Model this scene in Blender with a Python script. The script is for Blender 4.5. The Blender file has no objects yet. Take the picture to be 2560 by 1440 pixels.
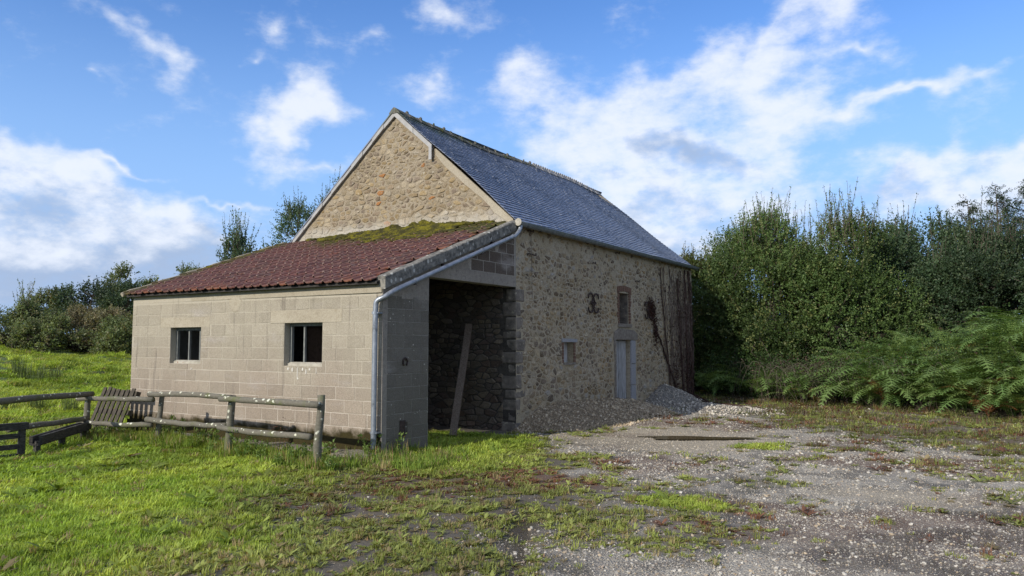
import bpy, math, random
import numpy as np
from mathutils import Vector, Matrix
R = math.radians
rng = np.random.default_rng(7)
random.seed(7)
S = bpy.context.scene
COL = S.collection

# ------------------------------------------------------------------ camera, sky, sun, exposure
cam_d = bpy.data.cameras.new('camera'); cam = bpy.data.objects.new('camera', cam_d); COL.objects.link(cam)
cam.location = (0, 0, 1.7); cam.rotation_euler = (R(90 + 4.118), 0, R(31.95))
cam_d.sensor_width = 36; cam_d.lens = 36 * 1903 / 2560; cam_d.clip_end = 3000; cam_d.clip_start = .05
S.camera = cam
S.view_settings.view_transform = 'Standard'; S.view_settings.look = 'None'
S.view_settings.gamma = 1; S.view_settings.exposure = 1.27
try: S.view_settings.use_curve_mapping = False
except Exception: pass

SUN_EL = 28.; SUN_OFF = 13.          # elevation; degrees left of the block wall's normal
sdir = Vector((-math.sin(R(SUN_OFF)) * math.cos(R(SUN_EL)), -math.cos(R(SUN_OFF)) * math.cos(R(SUN_EL)), math.sin(R(SUN_EL))))
SKY_STRENGTH = 0.15
W = bpy.data.worlds.new('World'); S.world = W; W.use_nodes = True
def world():
    nt = W.node_tree; nt.nodes.clear()
    L = nt.links.new
    def nd(t, **k):
        n = nt.nodes.new(t)
        for a, v in k.items(): setattr(n, a, v)
        return n
    def put(sock, v):
        if hasattr(v, 'is_output'): L(v, sock)
        else: sock.default_value = v
    def ma(op, a, b=0., c=0., clamp=False):
        n = nd('ShaderNodeMath', operation=op); n.use_clamp = clamp
        for i, v in enumerate((a, b, c)): put(n.inputs[i], v)
        return n.outputs[0]
    def vm(op, a, b=(0, 0, 0)):
        n = nd('ShaderNodeVectorMath', operation=op); put(n.inputs[0], a); put(n.inputs[1], b); return n.outputs[0]
    def noise(vec, scale, detail=6, rough=.55, out=0):
        n = nd('ShaderNodeTexNoise'); put(n.inputs['Vector'], vec)
        n.inputs['Scale'].default_value = scale; n.inputs['Detail'].default_value = detail; n.inputs['Roughness'].default_value = rough
        return n.outputs[out]
    def smooth(v, a, b):
        n = nd('ShaderNodeMapRange', interpolation_type='SMOOTHSTEP'); put(n.inputs[0], v)
        n.inputs[1].default_value = a; n.inputs[2].default_value = b; return n.outputs[0]
    def mixc(f, a, b):
        n = nd('ShaderNodeMix', data_type='RGBA'); put(n.inputs[0], f); put(n.inputs[6], a); put(n.inputs[7], b); return n.outputs[2]
    sky = nd('ShaderNodeTexSky', sky_type='NISHITA'); sky.sun_disc = False
    sky.sun_elevation = R(SUN_EL); sky.sun_rotation = math.atan2(sdir.x, sdir.y)
    sky.altitude = 60; sky.air_density = 1.0; sky.dust_density = .35; sky.ozone_density = 2.2
    hs = nd('ShaderNodeHueSaturation'); hs.inputs['Hue'].default_value = .512; hs.inputs['Saturation'].default_value = 1.26; hs.inputs['Value'].default_value = .57
    L(sky.outputs[0], hs.inputs['Color'])
    d = nd('ShaderNodeTexCoord').outputs['Generated']
    sx = nd('ShaderNodeSeparateXYZ'); L(d, sx.inputs[0])
    X, Y, Z = sx.outputs
    wob = nd('ShaderNodeSeparateXYZ'); L(noise(d, 7, 2, .6, 1), wob.inputs[0])
    wob2 = nd('ShaderNodeSeparateXYZ'); L(noise(d, 26, 2, .6, 1), wob2.inputs[0])
    deg = 180 / math.pi
    az = ma('MULTIPLY', ma('ARCTAN2', X, Y), deg)
    el = ma('MULTIPLY', ma('ARCSINE', Z), deg)
    az = ma('ADD', az, ma('ADD', ma('MULTIPLY', ma('SUBTRACT', wob.outputs[0], .5), 9), ma('MULTIPLY', ma('SUBTRACT', wob2.outputs[0], .5), 3.2)))
    el = ma('ADD', el, ma('ADD', ma('MULTIPLY', ma('SUBTRACT', wob.outputs[1], .5), 5), ma('MULTIPLY', ma('SUBTRACT', wob2.outputs[1], .5), 2.2)))
    blobs = [(-65.0, 11.5, 4.9, 1.4, -14, 0.75), (-61.8, 10.1, 5.9, 1.6, -10, 0.65), (-64.4, 7.0, 6.0, 2.6, 0, 0.95), (-58.6, 6.5, 6.8, 2.2, 0, 0.9), (-63.1, 4.0, 8.5, 2.4, 0, 1.0), (-54.5, 5.0, 5.5, 1.9, 0, 0.8), (-59.3, 11.8, 3.3, 0.32, -5, 0.6), (-51.8, 9.8, 2.9, 0.23, -2, 0.5), (-48.7, 17.1, 2.2, 1.6, 30, 0.85), (-45.8, 17.4, 2.9, 1.3, -20, 0.7), (-49.5, 14.7, 1.6, 2.2, 0, 0.7), (-46.0, 13.1, 3.7, 0.76, 8, 0.75), (-49.3, 21.4, 2.2, 1.01, 15, 0.65), (-52.3, 19.7, 1.2, 0.62, 0, 0.5), (-57.9, 18.5, 2.6, 1.2, -25, 0.75), (-61.0, 17.4, 1.0, 0.48, 0, 0.5), (-43.8, 21.7, 1.7, 0.74, 0, 0.45), (-38.5, 19.1, 2.8, 1.4, -25, 0.7), (-31.6, 19.5, 2.0, 2.0, 20, 0.7), (-37.2, 24.1, 2.4, 0.84, -15, 0.5), (-61.1, 20.9, 2.8, 0.66, -25, 0.4), (-56.2, 9.2, 1.1, 1.37, 0, 0.5), (-21.1, 15.4, 9.0, 3.4, 10, 0.9), (-25.8, 17.3, 5.1, 2.3, 10, 0.55), (-15.8, 19.5, 7.0, 1.8, 28, 0.85), (-10.4, 22.2, 4.5, 1.7, 25, 0.85), (-15.0, 14.8, 9.1, 2.0, 12, 0.6), (-4.7, 16.4, 4.8, 0.43, 10, 0.9), (-19.4, 11.0, 8.5, 3.0, 0, 0.85), (-17.1, 8.4, 8.5, 2.2, 0, 0.85), (-4.9, 10.6, 2.0, 1.5, 0, 1.5), (-0.2, 10.5, 3.2, 1.7, 5, 1.7), (2.8, 9.4, 2.9, 1.8, 0, 1.5), (-7.6, 19.1, 1.5, 0.28, 5, 0.4), (-20.0, 7.6, 2.6, 1.18, 0, 0.6),
             (24, 9, 9, 2.5, 4, .9), (45, 16, 10, 3, -8, .8), (80, 10, 12, 3, 0, .9), (-95, 9, 12, 3, 6, .9), (-120, 18, 10, 4, -10, .7), (120, 20, 12, 4, 10, .8), (165, 11, 12, 3, 0, .9), (-160, 9, 12, 3, 0, .8)]
    aec = nd('ShaderNodeCombineXYZ'); L(az, aec.inputs[0]); L(el, aec.inputs[1]); ae = aec.outputs[0]
    cov = None
    for a0, e0, a, b, rot, w in blobs:
        mp = nd('ShaderNodeMapping', vector_type='TEXTURE'); L(ae, mp.inputs[0])
        mp.inputs['Location'].default_value = (a0, e0, 0); mp.inputs['Rotation'].default_value = (0, 0, R(rot)); mp.inputs['Scale'].default_value = (a * 2.3, b * 2.3, 1)
        g = nd('ShaderNodeTexGradient', gradient_type='QUADRATIC_SPHERE'); L(mp.outputs[0], g.inputs[0])
        cov = ma('MULTIPLY_ADD', g.outputs['Fac'], w * 1.68, 0. if cov is None else cov)
    cov = ma('MINIMUM', cov, 1.25)
    # cloud deck coordinates: sky direction projected on a flat layer
    zz = ma('ADD', ma('MAXIMUM', Z, 0.), .22)
    cmb = nd('ShaderNodeCombineXYZ'); L(ma('DIVIDE', X, zz), cmb.inputs[0]); L(ma('DIVIDE', Y, zz), cmb.inputs[1])
    P = cmb.outputs[0]
    DV = vm('MULTIPLY', d, (1, 1, 1.9))
    f1 = noise(DV, 8.5, 6, .58)
    f2 = noise(vm('ADD', DV, (-.02, -.01, .045)), 8.5, 3, .5)
    f3 = noise(DV, 30, 5, .66)
    az0 = ma('MULTIPLY', ma('ARCTAN2', X, Y), deg); el0 = ma('MULTIPLY', ma('ARCSINE', Z), deg)
    outside = ma('MAXIMUM', smooth(ma('ABSOLUTE', ma('ADD', az0, 32.)), 38., 52.), smooth(el0, 25., 34.))
    base = ma('MULTIPLY', smooth(noise(P, .8, 1), .32, .58), ma('MULTIPLY_ADD', outside, 1.0, .10))  # extra cloud outside the view, added to brighten and whiten the shade
    den = ma('ADD', ma('ADD', ma('MULTIPLY', cov, .95), base), ma('ADD', ma('MULTIPLY', ma('SUBTRACT', f1, .5), 2.2), ma('MULTIPLY', ma('SUBTRACT', f3, .5), 1.15)))
    alpha = smooth(den, .20, 1.55)
    alpha = ma('MULTIPLY', alpha, .9)
    lit = ma('ADD', ma('MULTIPLY', ma('SUBTRACT', f1, f2), 2.4), ma('MULTIPLY_ADD', ma('SUBTRACT', f3, .5), .7, .12))
    lit = ma('ADD', lit, ma('MULTIPLY', ma('SUBTRACT', el, 10.2), .095))
    mp = nd('ShaderNodeMapping', vector_type='TEXTURE'); L(ae, mp.inputs[0]); mp.inputs['Location'].default_value = (-19.0, 14.0, 0); mp.inputs['Rotation'].default_value = (0, 0, R(-20)); mp.inputs['Scale'].default_value = (6.5, 1.7, 1)
    g = nd('ShaderNodeTexGradient', gradient_type='SPHERICAL'); L(mp.outputs[0], g.inputs[0]); lit = ma('SUBTRACT', lit, ma('MULTIPLY', g.outputs['Fac'], 1.3))
    lit = smooth(lit, -.55, .35)
    k = 1 / SKY_STRENGTH
    cc = mixc(lit, (.17 * k, .215 * k, .30 * k, 1), (.375 * k, .395 * k, .435 * k, 1))
    # thin milky veil towards the horizon
    veil = ma('MULTIPLY', smooth(ma('MULTIPLY', ma('ARCSINE', Z), deg), 26., 3.), .93)
    skyc = mixc(veil, hs.outputs[0], (.14 * k, .235 * k, .41 * k, 1))
    col = mixc(alpha, skyc, cc)
    bg = nd('ShaderNodeBackground'); L(col, bg.inputs['Color']); bg.inputs['Strength'].default_value = SKY_STRENGTH
    out = nd('ShaderNodeOutputWorld'); L(bg.outputs[0], out.inputs[0])
world()
W.cycles.sampling_method = 'MANUAL'; W.cycles.sample_map_resolution = 256
sun_d = bpy.data.lights.new('sun', 'SUN'); sun_d.energy = 2.0; sun_d.angle = R(.6); sun_d.color = (1, .93, .82)
sun = bpy.data.objects.new('sun', sun_d); COL.objects.link(sun); sun.location = (-20, -20, 30)
sun.rotation_euler = sdir.to_track_quat('Z', 'Y').to_euler()

# ------------------------------------------------------------------ helpers
def tag(o, label=None, cat=None, group=None, kind=None):
    if label: o['label'] = label
    if cat: o['category'] = cat
    if group: o['group'] = group
    if kind: o['kind'] = kind
    return o
def empty(name, loc=(0, 0, 0), label=None, cat=None, group=None):
    o = bpy.data.objects.new(name, None); COL.objects.link(o); o.location = loc; o.empty_display_size = .2
    return tag(o, label, cat, group)
def link(name, me, parent=None, mats=None):
    o = bpy.data.objects.new(name, me); COL.objects.link(o)
    if parent is not None:
        o.parent = parent
        p = parent; w = Vector((0, 0, 0))
        while p is not None: w += Vector(p.location); p = p.parent
        o.location = -w                     # meshes are written in world coordinates
    if mats:
        for m in (mats if isinstance(mats, (list, tuple)) else [mats]): me.materials.append(m)
    return o
class MB:
    """collects polygons of ONE mesh, with a per-corner tint colour"""
    def __init__(s): s.v = []; s.f = []; s.c = []; s.m = []; s.n = 0
    def add(s, verts, faces, col=(1, 1, 1), mi=0):
        b = s.n; s.v.extend([tuple(p) for p in verts]); s.n += len(verts)
        for f in faces: s.f.append(tuple(i + b for i in f)); s.c.append(col); s.m.append(mi)
        return s
    def box(s, lo, hi, col=(1, 1, 1), mi=0):
        x0, y0, z0 = lo; x1, y1, z1 = hi
        return s.add([(x0, y0, z0), (x1, y0, z0), (x1, y1, z0), (x0, y1, z0), (x0, y0, z1), (x1, y0, z1), (x1, y1, z1), (x0, y1, z1)],
                     [(3, 2, 1, 0), (4, 5, 6, 7), (0, 1, 5, 4), (1, 2, 6, 5), (2, 3, 7, 6), (3, 0, 4, 7)], col, mi)
    def mesh(s, name, smooth=False):
        me = bpy.data.meshes.new(name); me.from_pydata(s.v, [], s.f)
        ca = me.color_attributes.new('tint', 'FLOAT_COLOR', 'CORNER')
        tot = np.repeat(np.array([(c[0], c[1], c[2], 1) for c in s.c], np.float32), [len(f) for f in s.f], axis=0)
        ca.data.foreach_set('color', tot.ravel())
        if any(s.m): me.polygons.foreach_set('material_index', s.m)
        if smooth: me.polygons.foreach_set('use_smooth', [True] * len(s.f))
        return me
    def build(s, name, mat, parent=None, smooth=False): return link(name, s.mesh(name, smooth), parent, mat)
class Frame:
    def __init__(s, o, u, v, n): s.o = np.array(o, float); s.u = np.array(u, float); s.v = np.array(v, float); s.n = np.array(n, float)
    def p(s, u, v, n=0.): return s.o + s.u * u + s.v * v + s.n * n
def clip(poly, nx, ny, d):
    """keep nx*x+ny*y <= d"""
    out = []
    for i in range(len(poly)):
        a, b = poly[i - 1], poly[i]
        da, db = nx * a[0] + ny * a[1] - d, nx * b[0] + ny * b[1] - d
        if (da <= 0) != (db <= 0):
            t = da / (da - db); out.append((a[0] + (b[0] - a[0]) * t, a[1] + (b[1] - a[1]) * t))
        if db <= 0: out.append(b)
    return out
def area(poly): return .5 * sum(poly[i - 1][0] * poly[i][1] - poly[i][0] * poly[i - 1][1] for i in range(len(poly)))
def round_poly(poly, k=.25):
    out = []
    for i in range(len(poly)):
        a, b, c = poly[i - 1], poly[i], poly[(i + 1) % len(poly)]
        out.append((b[0] + (a[0] - b[0]) * k, b[1] + (a[1] - b[1]) * k)); out.append((b[0] + (c[0] - b[0]) * k, b[1] + (c[1] - b[1]) * k))
    return out
def slab(mb, fr, poly, h, inset, base=-.02, col=(1, 1, 1), tilt=(0, 0), bulge=1., mi=0):
    """a piece of masonry: polygon in the frame, face raised by h with a chamfer"""
    n = len(poly); cx = sum(p[0] for p in poly) / n; cy = sum(p[1] for p in poly) / n
    def ins(p, d):
        dx, dy = cx - p[0], cy - p[1]; L = math.hypot(dx, dy) + 1e-6; k = min(.6, d / L); return (p[0] + dx * k, p[1] + dy * k)
    hh = lambda p: tilt[0] * (p[0] - cx) + tilt[1] * (p[1] - cy)
    V = [fr.p(p[0], p[1], base) for p in poly] + [fr.p(p[0], p[1], max(.001, h * .35 + hh(p))) for p in poly] + [fr.p(*ins(p, inset), h + hh(p)) for p in poly]
    F = []
    for i in range(n):
        j = (i + 1) % n
        F.append((i, j, n + j, n + i)); F.append((n + i, n + j, 2 * n + j, 2 * n + i))
    F.append(tuple(range(2 * n, 3 * n)))
    return mb.add(V, F, col, mi)
def tubes(mb, lines, radii, sides=6, col=(1, 1, 1), cap=True, mi=0):
    for li, ln in enumerate(lines):
        ln = np.asarray(ln, float); r = radii[li]
        r = np.full(len(ln), r) if np.isscalar(r) else np.asarray(r, float)
        t = np.gradient(ln, axis=0); t /= np.linalg.norm(t, axis=1)[:, None] + 1e-9
        ref = np.array((0, 0, 1.)) if abs(t[0][2]) < .9 else np.array((1., 0, 0))
        V = []
        for i in range(len(ln)):
            a = np.cross(t[i], ref); a /= np.linalg.norm(a) + 1e-9; b = np.cross(t[i], a)
            for k in range(sides):
                th = 2 * math.pi * k / sides; V.append(ln[i] + (a * math.cos(th) + b * math.sin(th)) * r[i])
        F = []
        for i in range(len(ln) - 1):
            for k in range(sides):
                k2 = (k + 1) % sides
                F.append((i * sides + k, (i + 1) * sides + k, (i + 1) * sides + k2, i * sides + k2))
        if cap:
            F.append(tuple(range(sides))); F.append(tuple(range((len(ln) - 1) * sides, len(ln) * sides))[::-1])
        mb.add(V, F, col if not isinstance(col, list) else col[li], mi)
    return mb
_perm = np.random.default_rng(3).random((256, 256))
def vnoise(x, y):
    x = np.asarray(x, float); y = np.asarray(y, float)
    xi = np.floor(x).astype(int); yi = np.floor(y).astype(int); fx = x - xi; fy = y - yi
    fx = fx * fx * (3 - 2 * fx); fy = fy * fy * (3 - 2 * fy)
    g = lambda a, b: _perm[a & 255, b & 255]
    return (g(xi, yi) * (1 - fx) + g(xi + 1, yi) * fx) * (1 - fy) + (g(xi, yi + 1) * (1 - fx) + g(xi + 1, yi + 1) * fx) * fy
def fbm(x, y, o=4):
    r = 0; a = .5; t = 0
    for i in range(o): r = r + a * vnoise(x * 2 ** i + 17.3 * i, y * 2 ** i + 5.1 * i); t += a; a *= .5
    return r / t
def sstep(a, b, x): t = np.clip((x - a) / (b - a), 0, 1); return t * t * (3 - 2 * t)

# ------------------------------------------------------------------ materials
class MT:
    def __init__(s, name, rough=.9, spec=.3):
        s.m = bpy.data.materials.new(name); s.m.use_nodes = True; s.nt = s.m.node_tree
        s.b = s.nt.nodes['Principled BSDF']; s.b.inputs['Roughness'].default_value = rough; s.b.inputs['Specular IOR Level'].default_value = spec
        s.out = s.nt.nodes['Material Output']; s._obj = None
    def nd(s, t, **k):
        n = s.nt.nodes.new(t)
        for a, v in k.items(): setattr(n, a, v)
        return n
    def put(s, sock, v):
        if hasattr(v, 'is_output'): s.nt.links.new(v, sock)
        else:
            if sock.type == 'RGBA' and len(v) == 3: v = (*v, 1)
            sock.default_value = v
    def geo(s): return s.nd('ShaderNodeNewGeometry').outputs['Position']
    def obj(s): return s.nd('ShaderNodeTexCoord').outputs['Object']
    def rand(s): return s.nd('ShaderNodeObjectInfo').outputs['Random']
    def attr(s, name, fac=False, typ='GEOMETRY'):
        n = s.nd('ShaderNodeAttribute', attribute_name=name, attribute_type=typ); return n.outputs['Fac' if fac else 'Color']
    def scale(s, vec, sc):
        n = s.nd('ShaderNodeMapping'); s.put(n.inputs[0], vec); n.inputs['Scale'].default_value = sc; return n.outputs[0]
    def noise(s, vec, scale, detail=4, rough=.55, out=0):
        n = s.nd('ShaderNodeTexNoise'); s.put(n.inputs['Vector'], vec); n.inputs['Scale'].default_value = scale
        n.inputs['Detail'].default_value = detail; n.inputs['Roughness'].default_value = rough; return n.outputs[out]
    def voro(s, vec, scale, feature='F1'):
        n = s.nd('ShaderNodeTexVoronoi', feature=feature); s.put(n.inputs['Vector'], vec); n.inputs['Scale'].default_value = scale; return n.outputs
    def ramp(s, f, a, b, lo=0., hi=1.):
        n = s.nd('ShaderNodeMapRange', interpolation_type='SMOOTHSTEP'); s.put(n.inputs[0], f); n.inputs[1].default_value = a; n.inputs[2].default_value = b
        n.inputs[3].default_value = lo; n.inputs[4].default_value = hi; return n.outputs[0]
    def mix(s, f, a, b, bt='MIX'):
        n = s.nd('ShaderNodeMix', data_type='RGBA', blend_type=bt); s.put(n.inputs[0], f); s.put(n.inputs[6], a); s.put(n.inputs[7], b); return n.outputs[2]
    def ma(s, op, a, b=0., c=0.):
        n = s.nd('ShaderNodeMath', operation=op)
        for i, v in enumerate((a, b, c)): s.put(n.inputs[i], v)
        return n.outputs[0]
    def sep(s, vec): n = s.nd('ShaderNodeSeparateXYZ'); s.put(n.inputs[0], vec); return n.outputs
    def col(s, c): s.put(s.b.inputs['Base Color'], c); return s
    def rough(s, r): s.put(s.b.inputs['Roughness'], r); return s
    def bump(s, h, dist=.01, st=1.):
        n = s.nd('ShaderNodeBump'); s.put(n.inputs['Height'], h); n.inputs['Distance'].default_value = dist; n.inputs['Strength'].default_value = st
        s.nt.links.new(n.outputs[0], s.b.inputs['Normal']); return s

def m_stone(name, m1, m2, lich, smear, amt):
    t = MT(name, .95, .15); p = t.geo()
    n1 = t.noise(p, 3.5, 5); n2 = t.noise(p, 19, 6, .65); n3 = t.noise(p, 70, 4, .7)
    c = t.mix(1., t.attr('tint'), t.mix(n2, m1, m2), 'MULTIPLY')
    c = t.mix(t.ramp(n3, .35, .75), t.mix(1., c, (.62, .6, .58), 'MULTIPLY'), t.mix(1., c, (1.22, 1.2, 1.15), 'MULTIPLY'))
    c = t.mix(t.ramp(t.noise(p, 9, 5, .6), .60, .72), c, lich)
    c = t.mix(t.ramp(n1, .55, .75, 0, .4), c, t.mix(1., c, (.45, .44, .43), 'MULTIPLY'))
    c = t.mix(t.ramp(t.noise(p, .8, 4, .6), .42, .62, 0, .55), c, t.mix(1., c, (1.05, .95, .74), 'MULTIPLY'))
    c = t.mix(t.ramp(t.ma('ADD', t.noise(p, 6.5, 6, .68), t.ma('MULTIPLY', n3, .25)), amt, amt + .10, 0, .88), c, t.mix(n2, t.mix(1., smear, (.72, .7, .66), 'MULTIPLY') if False else smear, (smear[0] * 1.15, smear[1] * 1.15, smear[2] * 1.15)))
    c = t.mix(t.ramp(t.noise(p, 24, 5, .7), .60, .70, 0, .65), c, (.10, .08, .055))
    if 'gable' in name: c = t.mix(t.ramp(t.ma('ADD', t.sep(p)[2], t.ma('MULTIPLY', n1, .5)), 4.72, 4.42, 0, .6), c, (.46, .435, .375))
    t.col(c).bump(t.ma('ADD', t.ma('MULTIPLY', n2, 1.4), t.ma('MULTIPLY', n3, .6)), .016, 1.); return t.m
MAT = {}
MAT['gable_stone'] = m_stone('gable_stone', (.86, .84, .80), (1.1, 1.06, 1.0), (.42, .385, .31), (.31, .26, .18), .66)
MAT['side_stone'] = m_stone('side_stone', (.75, .73, .70), (1.1, 1.06, 1.0), (.40, .37, .29), (.44, .375, .265), .665)
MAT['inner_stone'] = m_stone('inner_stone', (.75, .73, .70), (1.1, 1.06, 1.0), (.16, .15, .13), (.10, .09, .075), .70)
def m_mortar(name, c1, c2, c3, d):
    t = MT(name, .97, .1); p = t.geo()
    n1 = t.noise(p, 1.3, 5); n2 = t.noise(p, 12, 7, .66); n3 = t.noise(p, 60, 4, .7)
    c = t.mix(t.ramp(n1, .35, .65), c1, c2); c = t.mix(t.ramp(n2, .48, .72), c, c3)
    c = t.mix(t.ramp(n3, .3, .7), t.mix(1., c, (.72, .7, .68), 'MULTIPLY'), c)
    if d > .006: c = t.mix(t.ramp(t.noise(p, 26, 5, .7), .57, .68, 0, .75), c, (.11, .09, .06))
    if 'gable' in name: c = t.mix(t.ramp(t.ma('ADD', t.sep(p)[2], t.ma('MULTIPLY', n1, .5)), 4.72, 4.42, 0, .6), c, (.46, .435, .375))
    t.col(c).bump(t.ma('ADD', t.ma('MULTIPLY', n2, 2.2), t.ma('MULTIPLY', n3, .5)), d, 1.); return t.m
MAT['shade_dark_mortar'] = m_mortar('shade_dark_mortar', (.075, .068, .06), (.105, .095, .08), (.045, .04, .036), .02)  # inner gable mortar, colour darkened to paint in the shed's interior shade
MAT['gable_mortar'] = m_mortar('gable_mortar', (.29, .24, .165), (.34, .29, .215), (.22, .175, .12), .016)
MAT['side_mortar'] = m_mortar('side_mortar', (.42, .355, .245), (.47, .41, .31), (.30, .245, .165), .018)
MAT['render'] = m_mortar('cement_render', (.36, .32, .245), (.41, .37, .29), (.32, .28, .21), .004)
MAT['footing'] = m_mortar('earthy_footing', (.19, .17, .135), (.27, .245, .20), (.09, .085, .05), .02)
MAT['lime'] = m_mortar('lime_splash', (.62, .60, .54), (.68, .66, .60), (.50, .47, .41), .003)
MAT['lintel'] = m_mortar('cast_concrete', (.26, .235, .20), (.31, .28, .24), (.20, .175, .15), .003)
def m_block(name, ca, cb, pink, spots, joint=False, moss=True):
    t = MT(name, .96, .15); p = t.geo(); z = t.sep(p)[2]
    n1 = t.noise(p, .75, 4); n2 = t.noise(p, 7, 6, .6); n3 = t.noise(p, 95, 3, .75)
    f = t.ma('ADD', z, t.ma('MULTIPLY', t.ma('SUBTRACT', n1, .5), 2.2))
    c = t.mix(t.ramp(f, .5, 1.9), pink, t.mix(n2, ca, cb))
    if not joint:
        r = t.rand(); c = t.mix(1., c, t.mix(r, (.90, .895, .89), (1.05, 1.045, 1.04)), 'MULTIPLY')
    # pale efflorescence bands, run-down stains
    c = t.mix(t.ramp(t.noise(t.scale(p, (.5, .5, 1.6)), 1.9, 5, .6), .56, .74, 0, .5), c, (.42, .385, .35))
    st = t.noise(t.scale(p, (5, 5, .35)), 1.6, 5, .6)
    c = t.mix(t.ramp(st, .56, .72, 0, .6), c, (.17, .145, .12))
    c = t.mix(t.ramp(n3, .38, .64, .8, 0), c, t.mix(1., c, (.56, .54, .52), 'MULTIPLY'))
    if spots:
        v = t.voro(p, 13); c = t.mix(t.ramp(t.ma('ADD', v[0], t.ma('MULTIPLY', t.noise(p, 2.2, 2), .5)), .37, .31), c, spots)
        v = t.voro(p, 5.5); c = t.mix(t.ma('MULTIPLY', t.ramp(t.ma('ADD', v[0], t.ma('MULTIPLY', t.noise(p, 1.2, 2), .6)), .40, .35), t.ramp(z, .55, .3)), c, (.33, .24, .05))
    if moss:
        mf = t.ma('ADD', z, t.ma('MULTIPLY', t.ma('SUBTRACT', t.noise(p, 4.5, 6, .6), .5), .34))
        c = t.mix(t.ramp(mf, .40, .27), c, t.mix(t.noise(p, 14, 5, .65), (.014, .011, .007), (.055, .045, .013)))
    t.col(c).bump(t.ma('ADD', n3, t.ma('MULTIPLY', n2, .8)), .006, .8); return t.m
MAT['block'] = m_block('concrete_block', (.335, .30, .235), (.41, .375, .30), (.325, .275, .22), None)
MAT['joint'] = m_block('block_mortar', (.42, .38, .30), (.49, .45, .365), (.52, .47, .40), None, True)
MAT['block_grey'] = m_block('grey_block', (.15, .138, .115), (.215, .197, .165), (.17, .155, .13), (.46, .43, .37), False, False)  # darker grey block for the side wall
MAT['joint_grey'] = m_block('grey_mortar', (.30, .28, .24), (.35, .325, .28), (.29, .27, .23), None, True, False)  # darker grey mortar for side and far walls
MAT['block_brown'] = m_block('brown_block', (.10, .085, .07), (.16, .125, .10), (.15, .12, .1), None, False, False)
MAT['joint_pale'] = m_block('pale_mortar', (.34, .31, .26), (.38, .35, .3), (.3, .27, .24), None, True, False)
def m_rake():
    t = MT('lichen_concrete', .96, .15); p = t.geo(); n = t.noise(p, 11, 6, .65)
    c = t.mix(t.ramp(n, .3, .7), (.075, .073, .065), (.24, .225, .195))
    v = t.voro(t.scale(p, (1, 1, .7)), 9); c = t.mix(t.ramp(t.ma('ADD', v[0], t.ma('MULTIPLY', t.noise(p, 6, 4), .5)), .50, .42), c, (.43, .42, .37))
    c = t.mix(t.ramp(t.noise(p, 3.5, 4), .66, .70), c, (.02, .02, .02))
    t.col(c).bump(n, .012, 1.); return t.m
MAT['rake'] = m_rake()
def m_tile():
    t = MT('red_clay_tile', .62, .35); p = t.geo(); x, y, z = t.sep(p)
    n = t.noise(p, 16, 5, .6); n1 = t.noise(p, 2.1, 4)
    tc = t.sep(t.attr('tint')); r = t.ma('MULTIPLY', t.ma('ADD', t.rand(), tc[0]), .5)
    c = t.mix(r, (.105, .042, .036), (.20, .083, .062))
    c = t.mix(t.ramp(n1, .45, .68), c, (.12, .06, .045))
    c = t.mix(t.ramp(n, .46, .76, 0, .85), c, (.24, .17, .145))
    c = t.mix(t.ramp(t.noise(p, 5, 5, .65), .56, .72, 0, .6), c, (.075, .055, .05))
    # fresher orange tiles along the eave and the concrete verge
    e = t.ma('MAXIMUM', t.ramp(t.ma('ADD', y, t.ma('MULTIPLY', n, .5)), 9.25, 8.75), t.ramp(t.ma('SUBTRACT', x, t.ma('MULTIPLY', n, .7)), -8.7, -8.2))
    c = t.mix(t.ma('MULTIPLY', e, t.ramp(t.rand(), .55, .9, .05, .55)), c, (.28, .105, .045))
    c = t.mix(t.ma('MULTIPLY', tc[1], .8), c, (.42, .31, .27))  # catch-light on the roll nose, put into the colour
    # moss film towards the gable wall and on the far verge
    g = t.ma('ADD', t.ma('MULTIPLY', t.ma('SUBTRACT', t.noise(p, 2.6, 5, .62), .5), 2.6), y)
    g2 = t.ma('ADD', t.ma('MULTIPLY', t.ma('SUBTRACT', t.noise(p, 3.1, 5, .62), .5), 1.5), x)
    mo = t.ma('MAXIMUM', t.ma('MULTIPLY', t.ramp(g, 11.4, 12.1), t.ramp(x, -13.2, -12.2)), t.ramp(g2, -13.75, -14.15, 0, .8))
    c = t.mix(t.ma('MULTIPLY', mo, t.ramp(n, .3, .5)), c, t.mix(t.noise(p, 30, 3), (.05, .05, .02), (.13, .125, .025)))
    t.col(c).bump(n, .004, .8); t.rough(t.ramp(n, .3, .7, .5, .85)); return t.m
MAT['tile'] = m_tile()
def m_slate():
    t = MT('blue_slate', .4, .5); p = t.geo(); x, y, z = t.sep(p)
    r = t.mix(.6, t.rand(), t.attr('tint', True)); n = t.noise(p, 40, 4, .65); n1 = t.noise(p, 1.2, 4)
    c = t.mix(r, (.095, .112, .155), (.165, .19, .25)); c = t.mix(t.ramp(n, .55, .8, 0, .5), c, (.19, .21, .25))
    c = t.mix(t.ma('MULTIPLY', t.ramp(t.ma('ADD', z, t.ma('MULTIPLY', n1, .7)), 6.65, 7.05), t.ramp(y, 17.5, 13., 0, .9)), c, (.06, .075, .035))
    t.col(c); t.rough(t.ramp(r, 0, 1, .30, .46)); t.bump(t.ma('ADD', n, t.ma('MULTIPLY', t.noise(p, 9, 3), 1.2)), .003, .6); return t.m
MAT['slate'] = m_slate()
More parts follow.
